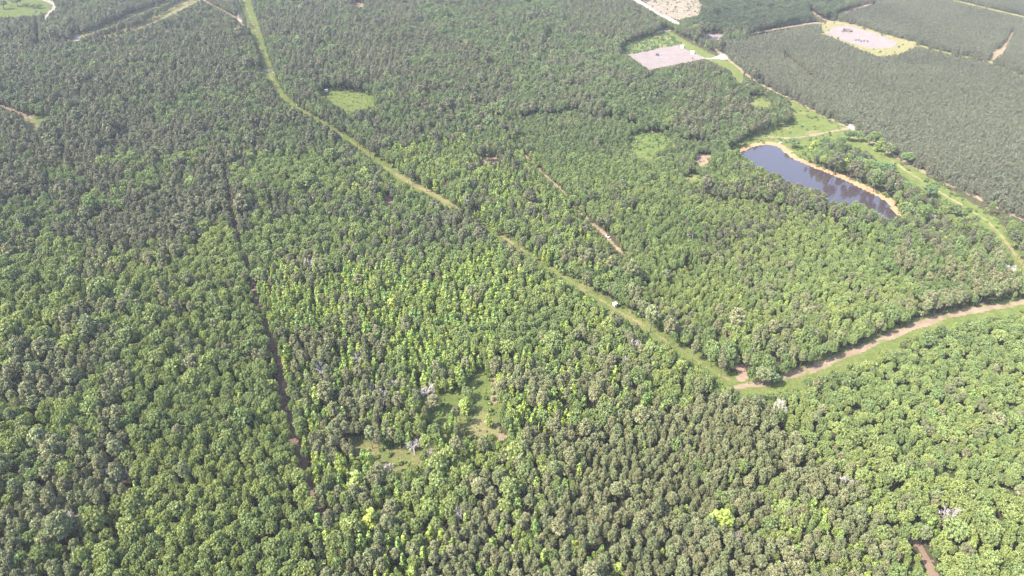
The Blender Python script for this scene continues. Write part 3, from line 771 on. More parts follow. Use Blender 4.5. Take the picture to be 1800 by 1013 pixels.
single(692, 535, "young", 3.6, 12, (1.1, 1.0, 0.9), "broad bright yellow-green tree in the middle of the bright young woods")
single(818, 712, "young", 3.0, 8, (0.95, 0.95, 0.9), "bright bushy tree standing in the grassy glade")
single(791, 676, "young", 2.2, 8, (1.1, 1.05, 0.9), "small bright tree at the glade's upper edge")
single(820, 690, "broadleaf", 2.4, 7, MD, "small green tree on the glade's grass")
single(760, 708, "pine", 2.6, 9, (1.1, 1.0, 0.95), "brownish pine at the glade's near edge")
single(1345, 660, "pine", 3.9, 9, (0.95, 1.0, 0.9), "broad dark rounded tree right at the road junction")
single(1358, 664, "broadleaf", 3.0, 7, DK, "dark low tree next to the rounded one at the junction")
BARE = [(566, 652, 3.4, 11, "bare", "bare pale grey tree between the red track and the bright woods"),
        (630, 630, 2.4, 10, "bare", "bare lilac-grey tree among bright young trees"), (692, 674, 2.4, 9, "bare", "bare lilac-grey tree left of the grassy glade"),
        (752, 684, 2.7, 9, "bare", "bare pale tree at the glade's upper corner"), (658, 686, 2.5, 10, "bare", "bare pale tree left in the pair among dark pines"),
        (672, 694, 2.6, 10, "bare", "bare pale tree right in the pair among dark pines"), (727, 781, 2.4, 9, "bare", "bare pale tree above the straw coloured glade"),
        (755, 795, 1.8, 8, "bare", "small bare pale tree beside the straw coloured glade"), (683, 823, 1.9, 8, "bare", "small bare white tree below the straw coloured glade"),
        (1115, 605, 2.6, 10, "bare", "bare pale pinkish tree left of the grassy corridor"), (1097, 635, 1.8, 9, "bare", "small bare pale tree below the pinkish one near the corridor"),
        (1278, 590, 2.6, 11, "rusty", "rusty brown dead tree above the road junction"), (1298, 948, 2.3, 9, "bare", "bare lilac-grey tree beside the big yellow-green one in the pines"),
        (1670, 904, 3.2, 10, "bare", "bare pale round tree in the bottom right oak woods"), (1368, 716, 2.4, 12, "bare", "bare grey snag at the corner of the right oak woods"),
        (806, 902, 1.2, 12, "bare", "thin white snag standing out of the bottom pines"), (1771, 470, 4.4, 11, "bare", "big bare white tree beside the corridor's end"),
        (1768, 498, 3.0, 9, "bare", "bare pale tree just below the big bare white one"), (447, 371, 3.0, 11, "bare", "bare pale tree beside the upper red track"),
        (543, 462, 2.6, 11, "bare", "bare pale tree in the woods right of the red track"), (196, 827, 2.3, 10, "bare", "bare pale tree in the pine seam of the left oak woods"),
        (228, 830, 2.0, 10, "bare", "small bare tree right of the pale one in the pine seam"), (120, 915, 2.4, 11, "bare", "bare grey tree near the bottom left pines"),
        (1487, 846, 2.2, 10, "bare", "bare grey tree where pines meet the right oak woods"), (1395, 791, 2.0, 10, "bare", "bare pinkish tree in the pines below the road junction"),
        (1600, 368, 2.8, 8, "bare", "bare white tree on the pond's end"), (1640, 385, 2.4, 8, "bare", "bare pale tree between pond and corridor"),
        (783, 322, 2.6, 10, "rusty", "reddish brown dead tree right of the grassy corridor"), (1116, 466, 2.8, 9, "rusty", "reddish brown dead tree at the dirt trail's end"),
        (1730, 425, 2.6, 10, "rusty", "pinkish brown dead tree near the corridor's end")]
for u, v, R, H, k, l in BARE: single(u, v, k, R, H, (1, 1, 1), l)

def grow_woods():
    x, y = candidates(1750000)
    n = len(x)
    # region of each point, borders made uneven
    jx, jy = (noise(x, y, 17, 3) - .5) * 18, (noise(x, y, 17, 4) - .5) * 18
    u, v, d = project(x + jx, y + jy, 8.0)
    reg = np.zeros(n, int)
    for i, g in enumerate(REG):
        if i: reg[inside(u, v, g[0])] = i
    W = np.array([g[1] for g in REG])[reg]; RR = np.array([g[2] for g in REG])[reg]
    tone = np.array([g[3] for g in REG])[reg]; cl = np.array([g[4] for g in REG])[reg]
    nz = noise(x, y, 26, 5) * .6 + noise(x, y, 11, 6) * .4
    nz = np.clip((nz - .5) / .62 + .5, 0, 1)
    q = (1 - cl) * rng.random(n) + cl * nz
    # bring the mixed value back to an even spread within each region
    for i in range(len(REG)):
        k = np.nonzero(reg == i)[0]
        if len(k): q[k[np.argsort(q[k])]] = (np.arange(len(k)) + .5) / len(k)
    # broadleaf at one end, pine at the other, bright trees between
    wo, wp, wl = W[:, 0] / W.sum(1), W[:, 1] / W.sum(1), W[:, 2] / W.sum(1)
    kind = np.where(q < wo, 0, np.where(q < wo + wl, 2, 1))
    R = RR[np.arange(n), kind] * np.clip(1 + rng.normal(size=n) * np.where(kind == 0, .29, .21), .5, 1.8)
    R *= .88
    big = (kind < 2) & (rng.random(n) < .085); R[big] *= 1.3 + .45 * rng.random(big.sum())
    H = np.where(kind == 0, 5.6 + 2.1 * R, np.where(kind == 1, 5.6 + 3.0 * R, 4.0 + 3.7 * R))
    H = H * (1 + rng.normal(size=n) * .07) * (0.88 + 0.24 * noise(x, y, 60, 8))
    small = (RR[:, 0] < 1.8); H[small] *= .72
    gap = open_clear(x, y, R, H, .35)
    ok = gap > -R * FPX / project(x, y, H * .5)[2] * (rng.random(n) ** 2) * .30
    # the plantation and the thinned strip are planted separately
    ok &= ~inside(u, v, PLANT)
    thin = inside(u, v, [(1440, 275), (1480, 262), (1560, 300), (1640, 345), (1730, 395), (1700, 410), (1610, 392), (1570, 345), (1480, 300)])
    ok &= ~thin | (rng.random(n) < .10)
    ok &= (u > -430) & (u < 2230) & (v > -60) & (v < 1450)
    x, y, kind, R, H, tone, reg = (a[ok] for a in (x, y, kind, R, H, tone, reg))
    # keep crowns apart: a tree joins only where its neighbours leave room
    order = rng.permutation(len(x))
    order = order[np.argsort(-R[order] * (0.6 + 0.8 * rng.random(len(order))), kind='stable')] if False else order
    cell = 3.0
    grid = {}
    kept = []
    xs, ys, rs, ks = x.tolist(), y.tolist(), R.tolist(), kind.tolist()
    for s in SINGLES:
        grid.setdefault((int(s["x"] // cell), int(s["y"] // cell)), []).append((s["x"], s["y"], s["R"]))
    fac = (0.67, 0.71, 0.71)
    for i in order.tolist():
        a, b, r_ = xs[i], ys[i], rs[i]
        f = fac[ks[i]]
        ci, cj = int(a // cell), int(b // cell)
        good = True
        for ii in (-2, -1, 0, 1, 2):
            for jj in (-2, -1, 0, 1, 2):
                for (p, q_, s) in grid.get((ci + ii, cj + jj), ()):
                    lim = f * (r_ + s)
                    if (p - a) ** 2 + (q_ - b) ** 2 < lim * lim:
                        good = False; break
                if not good: break
            if not good: break
        if good:
            grid.setdefault((ci, cj), []).append((a, b, r_)); kept.append(i)
    k = np.array(kept)
    return dict(x=x[k], y=y[k], kind=kind[k], R=R[k], H=H[k], tone=tone[k], reg=reg[k])

T = grow_woods()
n = len(T["x"])
# leaf colour of each tree: its own, and slowly changing from place to place
tn = np.clip(T["tone"] + .55 * (noise(T["x"], T["y"], 30, 12) - .5) + .26 * rng.normal(size=n), 0, 1)
TI = np.zeros((n, 3))
lo, mid, hi = TINT_OAK
a = np.clip(tn * 2, 0, 1)[:, None]; b = np.clip(tn * 2 - 1, 0, 1)[:, None]
oak_t = lo * (1 - a) + mid * a; oak_t = oak_t * (1 - b) + (hi * b) * 1.0
p_ = rng.random(n)[:, None]
pine_t = np.array([0.90, 0.98, 0.86]) * (1 - p_) + np.array([1.12, 1.02, 1.0]) * p_
y_ = rng.random(n)[:, None]
lime_t = np.array([0.72, 0.86, 1.05]) * (1 - y_) + np.array([1.08, 1.02, 0.85]) * y_
TI = np.where((T["kind"] == 0)[:, None], oak_t, np.where((T["kind"] == 1)[:, None], pine_t, lime_t))
TI *= (0.84 + 0.32 * rng.random(n))[:, None] * (0.93 + 0.20 * noise(T["x"], T["y"], 85, 41))[:, None]
TI[(T["kind"] == 1) & (T["y"] > 330)] *= np.array([0.76, 0.76, 0.89])            # far pines darker and bluer with distance: haze tone put into the leaf colour
TI[(T["kind"] == 0) & (T["y"] > 470)] *= np.array([0.82, 0.83, 0.95])  # far broadleaf dimmed and blued as well, distance haze put into its tint
_u, _v, _d = project(T["x"], T["y"], 8.0)
TI[inside(_u, _v, [(1225, -5000), (1570, -5000), (1485, 24), (1400, 40), (1300, 54), (1225, 46)])] *= np.array([0.62, 0.62, 0.74])   # the dark wood above the plantation
TI[(T["kind"] == 0) & (T["R"] < 1.75) & (T["y"] < 470)] *= 1.12                  # young growth in fresh leaf
ROT = rng.random(n) * 2 * math.pi
PICK = rng.integers(0, 1000, n)

# ------------------------------------------------------------------ individuals: the trees that show largest
U, V, D = project(T["x"], T["y"], T["H"] * .7)
SIZE = T["R"] * FPX / D
seen = (U > 12) & (U < 1788) & (V > 8) & (V < 1006)
LIMIT = {0: 290 - sum(s["kind"] == "broadleaf" for s in SINGLES), 1: 290 - sum(s["kind"] == "pine" for s in SINGLES), 2: 290 - sum(s["kind"] == "young" for s in SINGLES)}
single_out = np.zeros(n, bool)
for k in range(3):
    c = np.nonzero(seen & (T["kind"] == k))[0]
    c = c[np.argsort(-SIZE[c])][:LIMIT[k]]
    single_out[c] = True

NAMES = dict(broadleaf="broadleaf_tree", pine="pine_tree", young="young_tree", bare="bare_tree", rusty="bare_tree")
CATS = dict(broadleaf="broadleaf tree", pine="pine tree", young="young tree", bare="bare tree", rusty="bare tree")
GROUPS = dict(broadleaf="broadleaf trees of the woods", pine="pine trees of the woods", young="bright young trees", bare="bare trees", rusty="bare trees")
def plant(kind, x, y, R, H, rz, tint, pick, label):
    pr = PROTO[kind][pick % len(PROTO[kind])]
    root = empty(NAMES[kind], (x, y, 0.0), rz)
    root.scale = (R / BASE_R[kind], R / BASE_R[kind], H / BASE_H[kind])
    tag(root, label, CATS[kind], GROUPS[kind])
    c = link("branches" if kind in ("bare", "rusty") else "crown", pr["crown"], root)
    c["tint"] = [float(t_) for t_ in tint]
    link("trunk", pr["trunk"], root)
    return root

for i, s in enumerate(SINGLES):
    plant(s["kind"], s["x"], s["y"], s["R"], s["H"], i * 1.7, s["tint"], i, s["label"])

# labels for the rest: colour and size, the part of the woods, and the order along it
def tone_word(k, tint, R):
    if k == 0:
        w1 = "yellow-green" if tint[0] > 1.12 else ("dark-green" if tint[0] < 0.84 else "green")
    elif k == 1:
        w1 = "brownish" if tint[0] > 1.06 else ("dark" if tint[0] < 0.88 else "olive")
    else:
        w1 = "yellow-lime" if tint[0] > 0.95 else "soft-green"
    return w1
def size_word(k, R):
    m_ = (2.4, 1.8, 1.6)[k]
    return "broad" if R > m_ else "small"
ZONES = [("bottom left corner woods", lambda u, v: (u < 170) & (v > 800)), ("left oaks, bottom edge", lambda u, v: (u < 560) & (v > 860)),
         ("left oaks above corner", lambda u, v: (u < 300)), ("oaks along red track", lambda u, v: (u < 560)),
         ("pines below straw glade", lambda u, v: (u < 860) & (v > 880)), ("pines at bottom centre", lambda u, v: (u < 1180) & (v > 880)),
         ("pines near right oaks", lambda u, v: (u < 1480) & (v > 880)), ("bottom right oak woods", lambda u, v: v > 880),
         ("woods around grassy glade", lambda u, v: (u < 900) & (v > 640)), ("woods between glade and junction", lambda u, v: (u < 1300) & (v > 640)),
         ("right oaks below road", lambda u, v: (u >= 1300) & (v > 600)), ("bright woods above glade", lambda u, v: (u < 900)),
         ("woods beside grassy corridor", lambda u, v: (u < 1300)), ("woods above the dirt road", lambda u, v: u > 0)]
NTH = ["first", "second", "third", "fourth", "fifth", "sixth", "seventh", "eighth", "ninth", "tenth", "eleventh", "twelfth"]
noun = ("broadleaf", "pine", "sapling")
sets = {}
for i in np.nonzero(single_out)[0]:
    for zi, (zn, f) in enumerate(ZONES):
        if bool(f(U[i], V[i])): break
    k = int(T["kind"][i])
    sets.setdefault((zi, k, tone_word(k, TI[i], T["R"][i]), size_word(k, T["R"][i])), []).append(i)
LABEL = {}
for (zi, k, tw, sw), ids in sets.items():
    zn = ZONES[zi][0]
    rows = max(1, math.ceil(len(ids) / 11))
    ids = sorted(ids, key=lambda i: -V[i])
    per = math.ceil(len(ids) / rows)
    rw = [""] if rows == 1 else (["front row", "back row"] if rows == 2 else ["front row", "middle row", "back row"] if rows == 3 else ["front row", "second row", "third row", "back row"] if rows == 4 else ["front row"] + [NTH[j] + " row" for j in range(1, rows - 1)] + ["back row"])
    for r_ in range(rows):
        row = sorted(ids[r_ * per:(r_ + 1) * per], key=lambda i: U[i])
        for j, i in enumerate(row):
            o_ = "only" if len(row) == 1 else "leftmost" if j == 0 else "rightmost" if j == len(row) - 1 else NTH[j] + " from left"
            LABEL[i] = f"{sw} {tw} {noun[k]}, {o_}" + (f" in the {rw[r_]}" if rw[r_] else "") + f", {zn}"
for i in np.nonzero(single_out)[0]:
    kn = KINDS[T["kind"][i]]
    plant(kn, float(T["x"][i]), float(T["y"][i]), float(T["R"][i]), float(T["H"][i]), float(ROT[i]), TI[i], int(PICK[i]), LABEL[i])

# ------------------------------------------------------------------ the rest of the woods: one object per kind
def wood_mass(name, kind, x, y, R, H, rot, tint, pick, label, cat):
    N = len(x)
    me = bpy.data.meshes.new(name)
    me.vertices.add(N)
    me.vertices.foreach_set("co", np.stack([x, y, np.zeros(N)], 1).astype(np.float32).ravel())
    def vec(nm, arr):
        at = me.attributes.new(nm, 'FLOAT_VECTOR', 'POINT'); at.data.foreach_set("vector", np.asarray(arr, np.float32).ravel())
    vec("turn", np.stack([rng.normal(size=N) * .03, rng.normal(size=N) * .03, rot], 1))
    vec("size", np.stack([R / BASE_R[kind], R / BASE_R[kind], H / BASE_H[kind]], 1))
    vec("tint", tint)
    at = me.attributes.new("model", 'INT', 'POINT'); at.data.foreach_set("value", (pick % len(PROTO[kind])).astype(np.int32))
    me.materials.append(PROTO[kind][0]["whole"].materials[0])
    o = tag(link(name, me), label, cat, kind="stuff")
    g = bpy.data.node_groups.new(name, 'GeometryNodeTree')
    g.interface.new_socket("Geometry", in_out='INPUT', socket_type='NodeSocketGeometry')
    g.interface.new_socket("Geometry", in_out='OUTPUT', socket_type='NodeSocketGeometry')
    gi, go = g.nodes.new("NodeGroupInput"), g.nodes.new("NodeGroupOutput")
    ip = g.nodes.new("GeometryNodeInstanceOnPoints")
    jg = g.nodes.new("GeometryNodeJoinGeometry")
    for pr in PROTO[kind]:
        oi = g.nodes.new("GeometryNodeObjectInfo"); oi.transform_space = 'ORIGINAL'
        oi.inputs["Object"].default_value = pr["src"]
        ti = g.nodes.new("GeometryNodeGeometryToInstance")
        g.links.new(oi.outputs["Geometry"], ti.inputs[0]); g.links.new(ti.outputs[0], jg.inputs[0])
    def named(nm, typ):
        a_ = g.nodes.new("GeometryNodeInputNamedAttribute"); a_.data_type = typ; a_.inputs["Name"].default_value = nm
        return a_.outputs["Attribute"]
    er = g.nodes.new("FunctionNodeEulerToRotation")
    g.links.new(named("turn", 'FLOAT_VECTOR'), er.inputs[0])
    g.links.new(gi.outputs[0], ip.inputs["Points"]); g.links.new(jg.outputs[0], ip.inputs["Instance"])
    ip.inputs["Pick Instance"].default_value = True
    g.links.new(named("model", 'INT'), ip.inputs["Instance Index"])
    g.links.new(er.outputs[0], ip.inputs["Rotation"]); g.links.new(named("size", 'FLOAT_VECTOR'), ip.inputs["Scale"])
    g.links.new(ip.outputs[0], go.inputs[0])
    md = o.modifiers.new("woods", 'NODES'); md.node_group = g
    return o

MASS = [("broadleaf_woods", "broadleaf", "green broadleaf woods spreading over most of the photo", "woods"),
        ("pine_woods", "pine", "grey-green pine woods mixed through the forest", "woods"),
        ("young_woods", "young", "bright young trees scattered through the forest", "woods")]
for k, (nm, kn, lb, ct) in enumerate(MASS):
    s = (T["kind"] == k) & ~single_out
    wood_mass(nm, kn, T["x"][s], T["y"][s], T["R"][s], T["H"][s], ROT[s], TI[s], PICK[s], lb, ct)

# plantation: rows of young pines
def plantation():
    ang = math.radians(-58)
    ca, sa = math.cos(ang), math.sin(ang)
    gx, gy = np.meshgrid(np.arange(-1500, 1500, 2.2), np.arange(-1500, 1500, 3.3), indexing='ij')
    gx, gy = gx.ravel() + rng.normal(size=gx.size) * .42, gy.ravel() + rng.normal(size=gy.size) * .38
    x, y = ca * gx - sa * gy, 600 + sa * gx + ca * gy
    u, v, d = project(x, y, 5.0)
    k = (y > 100) & (y < YMAX) & (u < 2250) & (v > -60) & inside(u, v, PLANT)
    x, y = x[k], y[k]
    R = 1.62 * np.clip(1 + rng.normal(size=len(x)) * .16, .6, 1.5)
    H = 7.2 * (1 + rng.normal(size=len(x)) * .10) * (.85 + .3 * noise(x, y, 70, 21))
    far = y > 880
    gap = open_clear(x, y, R, H, .3)
    k = (gap > -.3 * R * FPX / project(x, y, H * .5)[2]) & (rng.random(len(x)) > .05)
    for P in PLANT_OUT:
        uu, vv, _ = project(x, y, 0); k &= ~inside(uu, vv, P)
    return x[k], y[k], R[k], H[k]
x, y, R, H = plantation()
c = (0.88 + 0.26 * rng.random(len(x)))[:, None] * (0.80 + .28 * noise(x, y, 40, 23) + .16 * noise(x, y, 150, 24))[:, None]
h_ = rng.random(len(x))[:, None]
wood_mass("pine_plantation", "plantation", x, y, R, H, rng.random(len(x)) * 6.28, c * (np.array([.9, 1.0, .92]) * h_ + np.array([1.08, 1.0, 1.0]) * (1 - h_)), rng.integers(0, 1000, len(x)),
          "grey-green plantation of small pines in rows beyond the pond", "plantation")

# undergrowth: shrubs along the edges, in the gaps and over the rough clearings
def undergrowth():
    xs, ys, rs, hs, ts = [], [], [], [], []
    def add(n_, test, rmin, rmax, p, bright, allow=0.0):
        x, y = candidates(n_)
        u, v, d = project(x, y, .5)
        k = test(x, y, u, v) & (rng.random(len(x)) < p) & (u > -350) & (u < 2150) & (v > -40) & (v < 1350)
        x, y = x[k], y[k]
        R = rmin + (rmax - rmin) * rng.random(len(x)) ** 1.6
        H = R * (1.1 + .7 * rng.random(len(x)))
        if allow is not None:
            gap = open_clear(x, y, R, H, .2)
            k = gap > -allow
            x, y, R, H = x[k], y[k], R[k], H[k]
        t_ = np.array(bright) * (.75 + .5 * rng.random(len(x)))[:, None]
        xs.append(x); ys.append(y); rs.append(R); hs.append(H); ts.append(t_)
    G = to_ground(ROW); G, _ = smooth_line(G)
    side = lambda x, y: (seg_dist(x, y, G, False) < 24)
    add(260000, lambda x, y, u, v: side(x, y) & (v < 640), 1.0, 2.6, .9, (.82, .95, .85), 1.5)      # band beside the corridor
    add(200000, lambda x, y, u, v: ~inside(u, v, PLANT), .9, 2.3, .60, (.85, .92, .8), 0)             # gaps of the forest
    for P, p, b_ in [(MEADOW, .26, (.62, .85, .75)), (CLEARS[0], .34, (.85, 1.0, .8)), (PONDFIELD, .045, (.8, .95, .8)), (CUT_TR, .035, (.9, .85, .8)), (OVAL, .14, (1.15, 1.15, .8)), (GLADE, .16, (1.0, 1.05, .75)), (GLADE2, .2, (1.0, 1.0, .8)), (GLADE5, .2, (1.0, 1.0, .8)), (CLEARS[1], .10, (.9, 1, .8)), (CLEARS[2], .10, (.9, 1, .8)),
                     (PAD2_GRASS, .02, (.8, .8, .7)), ([(1535, 258), (1600, 296), (1670, 331), (1740, 366), (1800, 400), (1800, 440), (1740, 384), (1670, 342), (1600, 304)], .09, (.7, .8, .75)), (CLEARS[6], .15, (.8, .9, .8)), (GLADE_DIRT, .20, (.9, .95, .75)), (FIELD_TL, .006, (.8, .9, .8))]:
        Q = to_ground(P); A = np.array(Q)
        (x0, y0), (x1, y1) = A.min(0) - 4, A.max(0) + 4
        n_ = int((x1 - x0) * (y1 - y0) * p)
        x, y = x0 + (x1 - x0) * rng.random(n_), y0 + (y1 - y0) * rng.random(n_)
        u, v, d = project(x, y, .5)
        k = (poly_dist(x, y, Q) < 3) & ~inside(u, v, PAD2) & ~inside(u, v, PAD1) & (rng.random(n_) < .25 + 1.1 * noise(x, y, 9, 31))
        x, y = x[k], y[k]
        R = .3 + (1.25 if P is not OVAL else .5) * rng.random(len(x)) ** 2.2; H = R * (1.0 + .8 * rng.random(len(x)))
        xs.append(x); ys.append(y); rs.append(R); hs.append(H); ts.append(np.array(b_) * (.75 + .5 * rng.random(len(x)))[:, None])
    add(120000, lambda x, y, u, v: inside(u, v, [(1440, 262), (1560, 296), (1640, 338), (1740, 392), (1700, 410), (1600, 385), (1572, 350), (1480, 306), (1400, 272)]), .6, 2.2, .8, (.75, .9, .8), None)
    R_ = to_ground(ROAD_R); R_, _ = smooth_line(R_)
    add(120000, lambda x, y, u, v: (seg_dist(x, y, [(a - 0, b - 8) for a, b in R_], False) < 4) & (v < 700), .3, 1.1, .5, (.95, 1.0, .8), None)
    return [np.concatenate(q) for q in (xs, ys, rs, hs, ts)]
x, y, R, H, t_ = undergrowth()
wood_mass("undergrowth", "shrub", x, y, R, H, rng.random(len(x)) * 6.28, t_, rng.integers(0, 1000, len(x)), "low green undergrowth along the forest edges and clearings", "undergrowth")
print("TREES", n, "individual", int(single_out.sum()) + len(SINGLES), "shrubs", len(x))

# ------------------------------------------------------------------ small things
class MB:
    def __init__(s): s.p = []
    def box(s, c, sz, rz=0.0, taper=1.0):
        x, y, z = (q / 2 for q in sz)
        V = np.array([(-x, -y, -z), (x, -y, -z), (x, y, -z), (-x, y, -z), (-x * taper, -y * taper, z), (x * taper, -y * taper, z), (x * taper, y * taper, z), (-x * taper, y * taper, z)])
        a, b = math.cos(rz), math.sin(rz)
        V = np.stack([V[:, 0] * a - V[:, 1] * b, V[:, 0] * b + V[:, 1] * a, V[:, 2]], 1) + np.array(c)
        s.p.append((V, [(3, 2, 1, 0), (4, 5, 6, 7), (0, 1, 5, 4), (1, 2, 6, 5), (2, 3, 7, 6), (3, 0, 4, 7)])); return s
    def rod(s, a, b, r, sides=8, r2=None):
        a, b = np.array(a, float), np.array(b, float)
        V, F = tube([a, b], [r, r if r2 is None else r2], sides)
        F = F + [tuple(range(sides))[::-1], tuple(range(sides, 2 * sides))]
        s.p.append((V, F)); return s
    def gable(s, c, sz, rise, over=0.15):
        x, y = sz[0] / 2 + over, sz[1] / 2 + over
        V = np.array([(-x, -y, 0), (x, -y, 0), (x, y, 0), (-x, y, 0), (-x, 0, rise), (x, 0, rise), (-x, -y, -.08), (x, -y, -.08), (x, y, -.08), (-x, y, -.08)]) + np.array(c)
        s.p.append((V, [(0, 1, 5, 4), (2, 3, 4, 5), (0, 4, 3), (1, 2, 5), (6, 9, 8, 7), (0, 6, 7, 1), (1, 7, 8, 2), (2, 8, 9, 3), (3, 9, 6, 0)])); return s
    def build(s, name, mat, parent, bevel=0.0):
        V, F = join(s.p)
        o = link(name, mesh_from(name, V.tolist(), F, [mat]), parent)
        if bevel:
            b = o.modifiers.new("bevel", 'BEVEL'); b.width = bevel; b.segments = 2; b.limit_method = 'ANGLE'
        return o

def at(u, v, z=0.0):
    x, y = ground(u, v, z)
    return (float(x), float(y), z)

GZ = 0.45
def hut(u, v, label, cat, name, w_, d_, h_, leg, rz, roof="white", wall="white"):
    r = empty(name, at(u, v), rz)
    tag(r, label, cat)
    MB().box((0, 0, leg + h_ / 2), (w_, d_, h_)).build("cabin", M[wall], r, .03)
    MB().gable((0, 0, leg + h_ + .08), (w_, d_), .22 * d_, .18).build("roof", M[roof], r)
    if leg > .3:
        for sx in (-1, 1):
            for sy in (-1, 1):
                MB().rod((sx * w_ * .55, sy * d_ * .55, 0), (sx * w_ * .42, sy * d_ * .42, leg), .06).build("leg", M["wood"], r)
        mb = MB()
        for k in range(5): mb.rod((-.22, -d_ * (.85 - .07 * k), leg * (.15 + .17 * k)), (.22, -d_ * (.85 - .07 * k), leg * (.15 + .17 * k)), .03, 5)
        mb.rod((-.24, -d_ * .95, 0), (-.24, -d_ * .5, leg), .035, 5).rod((.24, -d_ * .95, 0), (.24, -d_ * .5, leg), .035, 5)
        mb.build("ladder", M["wood"], r)
    for sx, sy, ww in ((0, -1, w_ * .6), (0, 1, w_ * .6)):
        MB().box((sx, sy * (d_ / 2 + .01), leg + h_ * .62), (ww, .04, h_ * .26)).build("window", M["glass"], r)
    MB().box((w_ / 2 + .012, 0, leg + h_ * .45), (.04, d_ * .5, h_ * .85)).build("door", M["grey_metal"], r)
    return r

hut(1080.5, 541, "small white hut on legs beside the grassy corridor", "hut", "white_hut", 1.5, 1.5, 1.4, 1.3, .5)
hut(574, 163, "small pale hut at the oval field's top edge", "hut", "white_hut", 2.2, 1.8, 1.6, 1.0, .2)
hut(712, 109.5, "small white shed alone among the far pines", "shed", "white_shed", 3.2, 2.6, 8.8, 0, .2)
hut(1199, 84.5, "white shed at the top corner of the gravel pad", "shed", "white_shed", 3.4, 2.8, 2.3, 0, -.5)
hut(1217, 95, "white shed on the gravel pad's corridor side", "shed", "white_shed", 3.6, 2.6, 2.4, 0, -.5)
hut(1370.5, 253.5, "tiny white box on the grass beside the pond", "box", "white_box", 1.3, 1.0, 1.1, 0, .3)

def tank(u, v, label, r_, h_, mat):
    r = empty("storage_tank", at(u, v)); tag(r, label, "tank", "tanks on the gravel pads")
    MB().rod((0, 0, 0), (0, 0, h_), r_, 20).build("shell", M[mat], r, .04)
    MB().rod((0, 0, h_), (0, 0, h_ + .25), r_ * 1.02, 20, .1).build("lid", M[mat], r)
    MB().rod((r_, 0, h_ * .25), (r_ + 1.4, 0, h_ * .25), .09, 8).rod((r_ + 1.4, 0, h_ * .25), (r_ + 1.4, 0, 0), .09, 8).build("pipe", M["grey_metal"], r)
    MB().rod((0, -r_ - .12, 0), (0, -r_ - .12, h_), .05, 6).rod((.4, -r_ - .12, 0), (.4, -r_ - .12, h_), .05, 6).build("ladder", M["grey_metal"], r)
    return r
tank(1155, 98, "dark squat tank in the middle of the gravel pad", 1.6, 2.0, "dark_metal")
tank(1484, 55, "dark tank at the end of the equipment on the plantation pad", 1.7, 2.2, "dark_metal")
tank(1480, 57, "small brown tank beside the dark one on the plantation pad", 1.1, 1.8, "rust")

def wellhead(u, v, label, s_, mat="dark_metal"):
    r = empty("wellhead", at(u, v)); tag(r, label, "wellhead", "wellheads on the gravel pads"); r.scale = (s_,) * 3
    MB().box((0, 0, .2), (1.6, 1.6, .4)).build("base", M["grey_metal"], r, .04)
    MB().rod((0, 0, .4), (0, 0, 2.4), .22, 10).rod((0, 0, 1.0), (0, 0, 1.2), .42, 10).rod((0, 0, 1.8), (0, 0, 1.95), .38, 10).build("stem", M[mat], r)
    MB().rod((-.9, 0, 1.45), (.9, 0, 1.45), .12, 8).build("cross_pipe", M[mat], r)
    for sx in (-1, 1):
        MB().rod((sx * .95, -.08, 1.45), (sx * .95, .08, 1.45), .28, 10).build("valve_wheel", M["rust"], r)
wellhead(1156, 101, "pale pipework just below the dark tank on the pad", 1.0, "grey_metal")
wellhead(1161, 100, "pale pipework right of the dark tank on the pad", 1.0, "grey_metal")
wellhead(1217, 105, "small brown wellhead near the pad's entrance corner", 1.1, "rust")
for (u, v), nm in zip([(1504, 73.5), (1509, 73.5), (1513, 75.5), (1518, 75), (1524, 75.5)], ["first dark wellhead in the line on the plantation pad", "second dark wellhead in the line on the plantation pad", "middle dark wellhead in the line on the plantation pad", "fourth dark wellhead in the line on the plantation pad", "last dark wellhead in the line on the plantation pad"]):
    wellhead(u, v, nm, 1.3)

def skid(u, v, label, L, rz):
    r = empty("pipe_rack", at(u, v), rz); tag(r, label, "pipe rack", "pipe racks on the plantation pad")
    MB().box((-L / 2 + .2, 0, .6), (.25, 2.4, 1.2)).box((L / 2 - .2, 0, .6), (.25, 2.4, 1.2)).box((0, 0, .6), (.25, 2.4, 1.2)).build("frame", M["dark_metal"], r)
    for k in range(5):
        MB().rod((-L / 2, -.9 + .45 * k, 1.32), (L / 2, -.9 + .45 * k, 1.32), .16, 8).build("pipe", M["rust"] if k % 2 else M["dark_metal"], r)
skid(1488, 53.2, "long dark pipe rack behind on the plantation pad", 8, -.45)
skid(1490, 56.5, "long dark pipe rack in front on the plantation pad", 8, -.45)
skid(1496, 56, "short dark pipe rack near the plantation pad's middle", 5, 1.0)

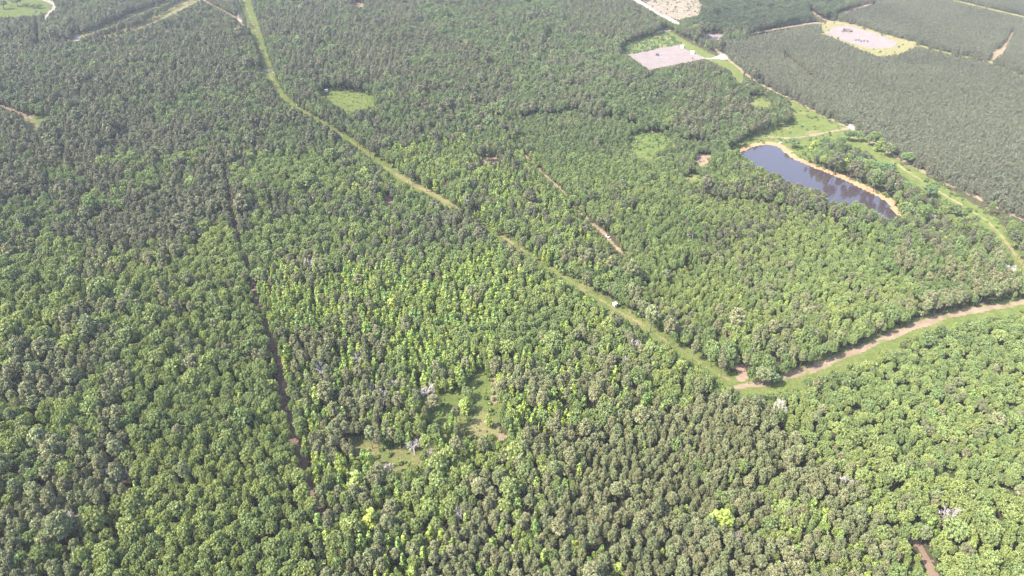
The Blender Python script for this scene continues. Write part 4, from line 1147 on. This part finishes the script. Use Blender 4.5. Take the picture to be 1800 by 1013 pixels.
# utility vehicle on the trail
r = empty("utility_vehicle", at(1068, 418), math.radians(128)); r.location.z = .2; r.scale = (.85,) * 3
tag(r, "small pale utility vehicle with dark windscreen on the dirt trail", "vehicle")
b_ = MB().box((0, 0, .75), (3.2, 1.5, .5)).box((1.15, 0, 1.06), (.9, 1.4, .14)).box((-1.2, 0, 1.12), (.8, 1.5, .26))
b_.build("body", M["white"], r, .06)
MB().box((-.1, 0, 1.95), (1.5, 1.45, .08)).build("roof", M["dark_metal"], r, .03)
MB().box((-.1, 0, 1.45), (1.35, 1.3, .86), taper=.92).build("cab", M["glass"], r, .05)
for sx in (-1, 1):
    for sy in (-1, 1):
        wh = MB().rod((sx * 1.05, sy * .62, .42), (sx * 1.05, sy * .88, .42), .42, 14).build("wheel", M["rubber"], r)
        MB().rod((sx * 1.05, sy * .885, .42), (sx * 1.05, sy * .90, .42), .22, 10).build("rim", M["grey_metal"], wh)
for sy in (-1, 1):
    MB().box((1.61, sy * .5, .85), (.05, .28, .16)).build("headlight", M["glass"], r)

# trees standing in the far field
for (u, v, R, H, l) in [(28, 2, 6.5, 12, "dark round tree standing in the far open field"), (4, 7, 6, 12, "dark tree at the far field's outer edge"), (58, 10, 5, 6, "low bushy tree in the line across the far field"),
                        (68, 10.5, 4.5, 6, "last bushy tree in the line across the far field"), (46, 8, 4.5, 6, "first bushy tree in the line across the far field")]:
    x, y = ground(u, v, H * .6)
    plant("broadleaf", float(x), float(y), R, H, u, (.75, .85, .9), int(u), l)

# ------------------------------------------------------------------ haze: the air between the camera and the far woods
if HAZE_DENSITY > 0:
    m, t, out = new_mat("haze")
    pv = nd(t, "ShaderNodeVolumePrincipled")
    pv.inputs["Color"].default_value = HAZE_COLOR; pv.inputs["Density"].default_value = HAZE_DENSITY
    t.links.new(pv.outputs[0], out.inputs["Volume"])
    bm = bmesh.new(); bmesh.ops.create_cube(bm, size=1.0)
    me = bpy.data.meshes.new("haze"); bm.to_mesh(me); bm.free(); me.materials.append(m)
    h = tag(link("haze", me), "thin pale haze over the whole forest", "haze", kind="stuff")
    h.scale = (18600, 18600, 206 + 1.0); h.location = (0, 0, (206 - 1.0) / 2)
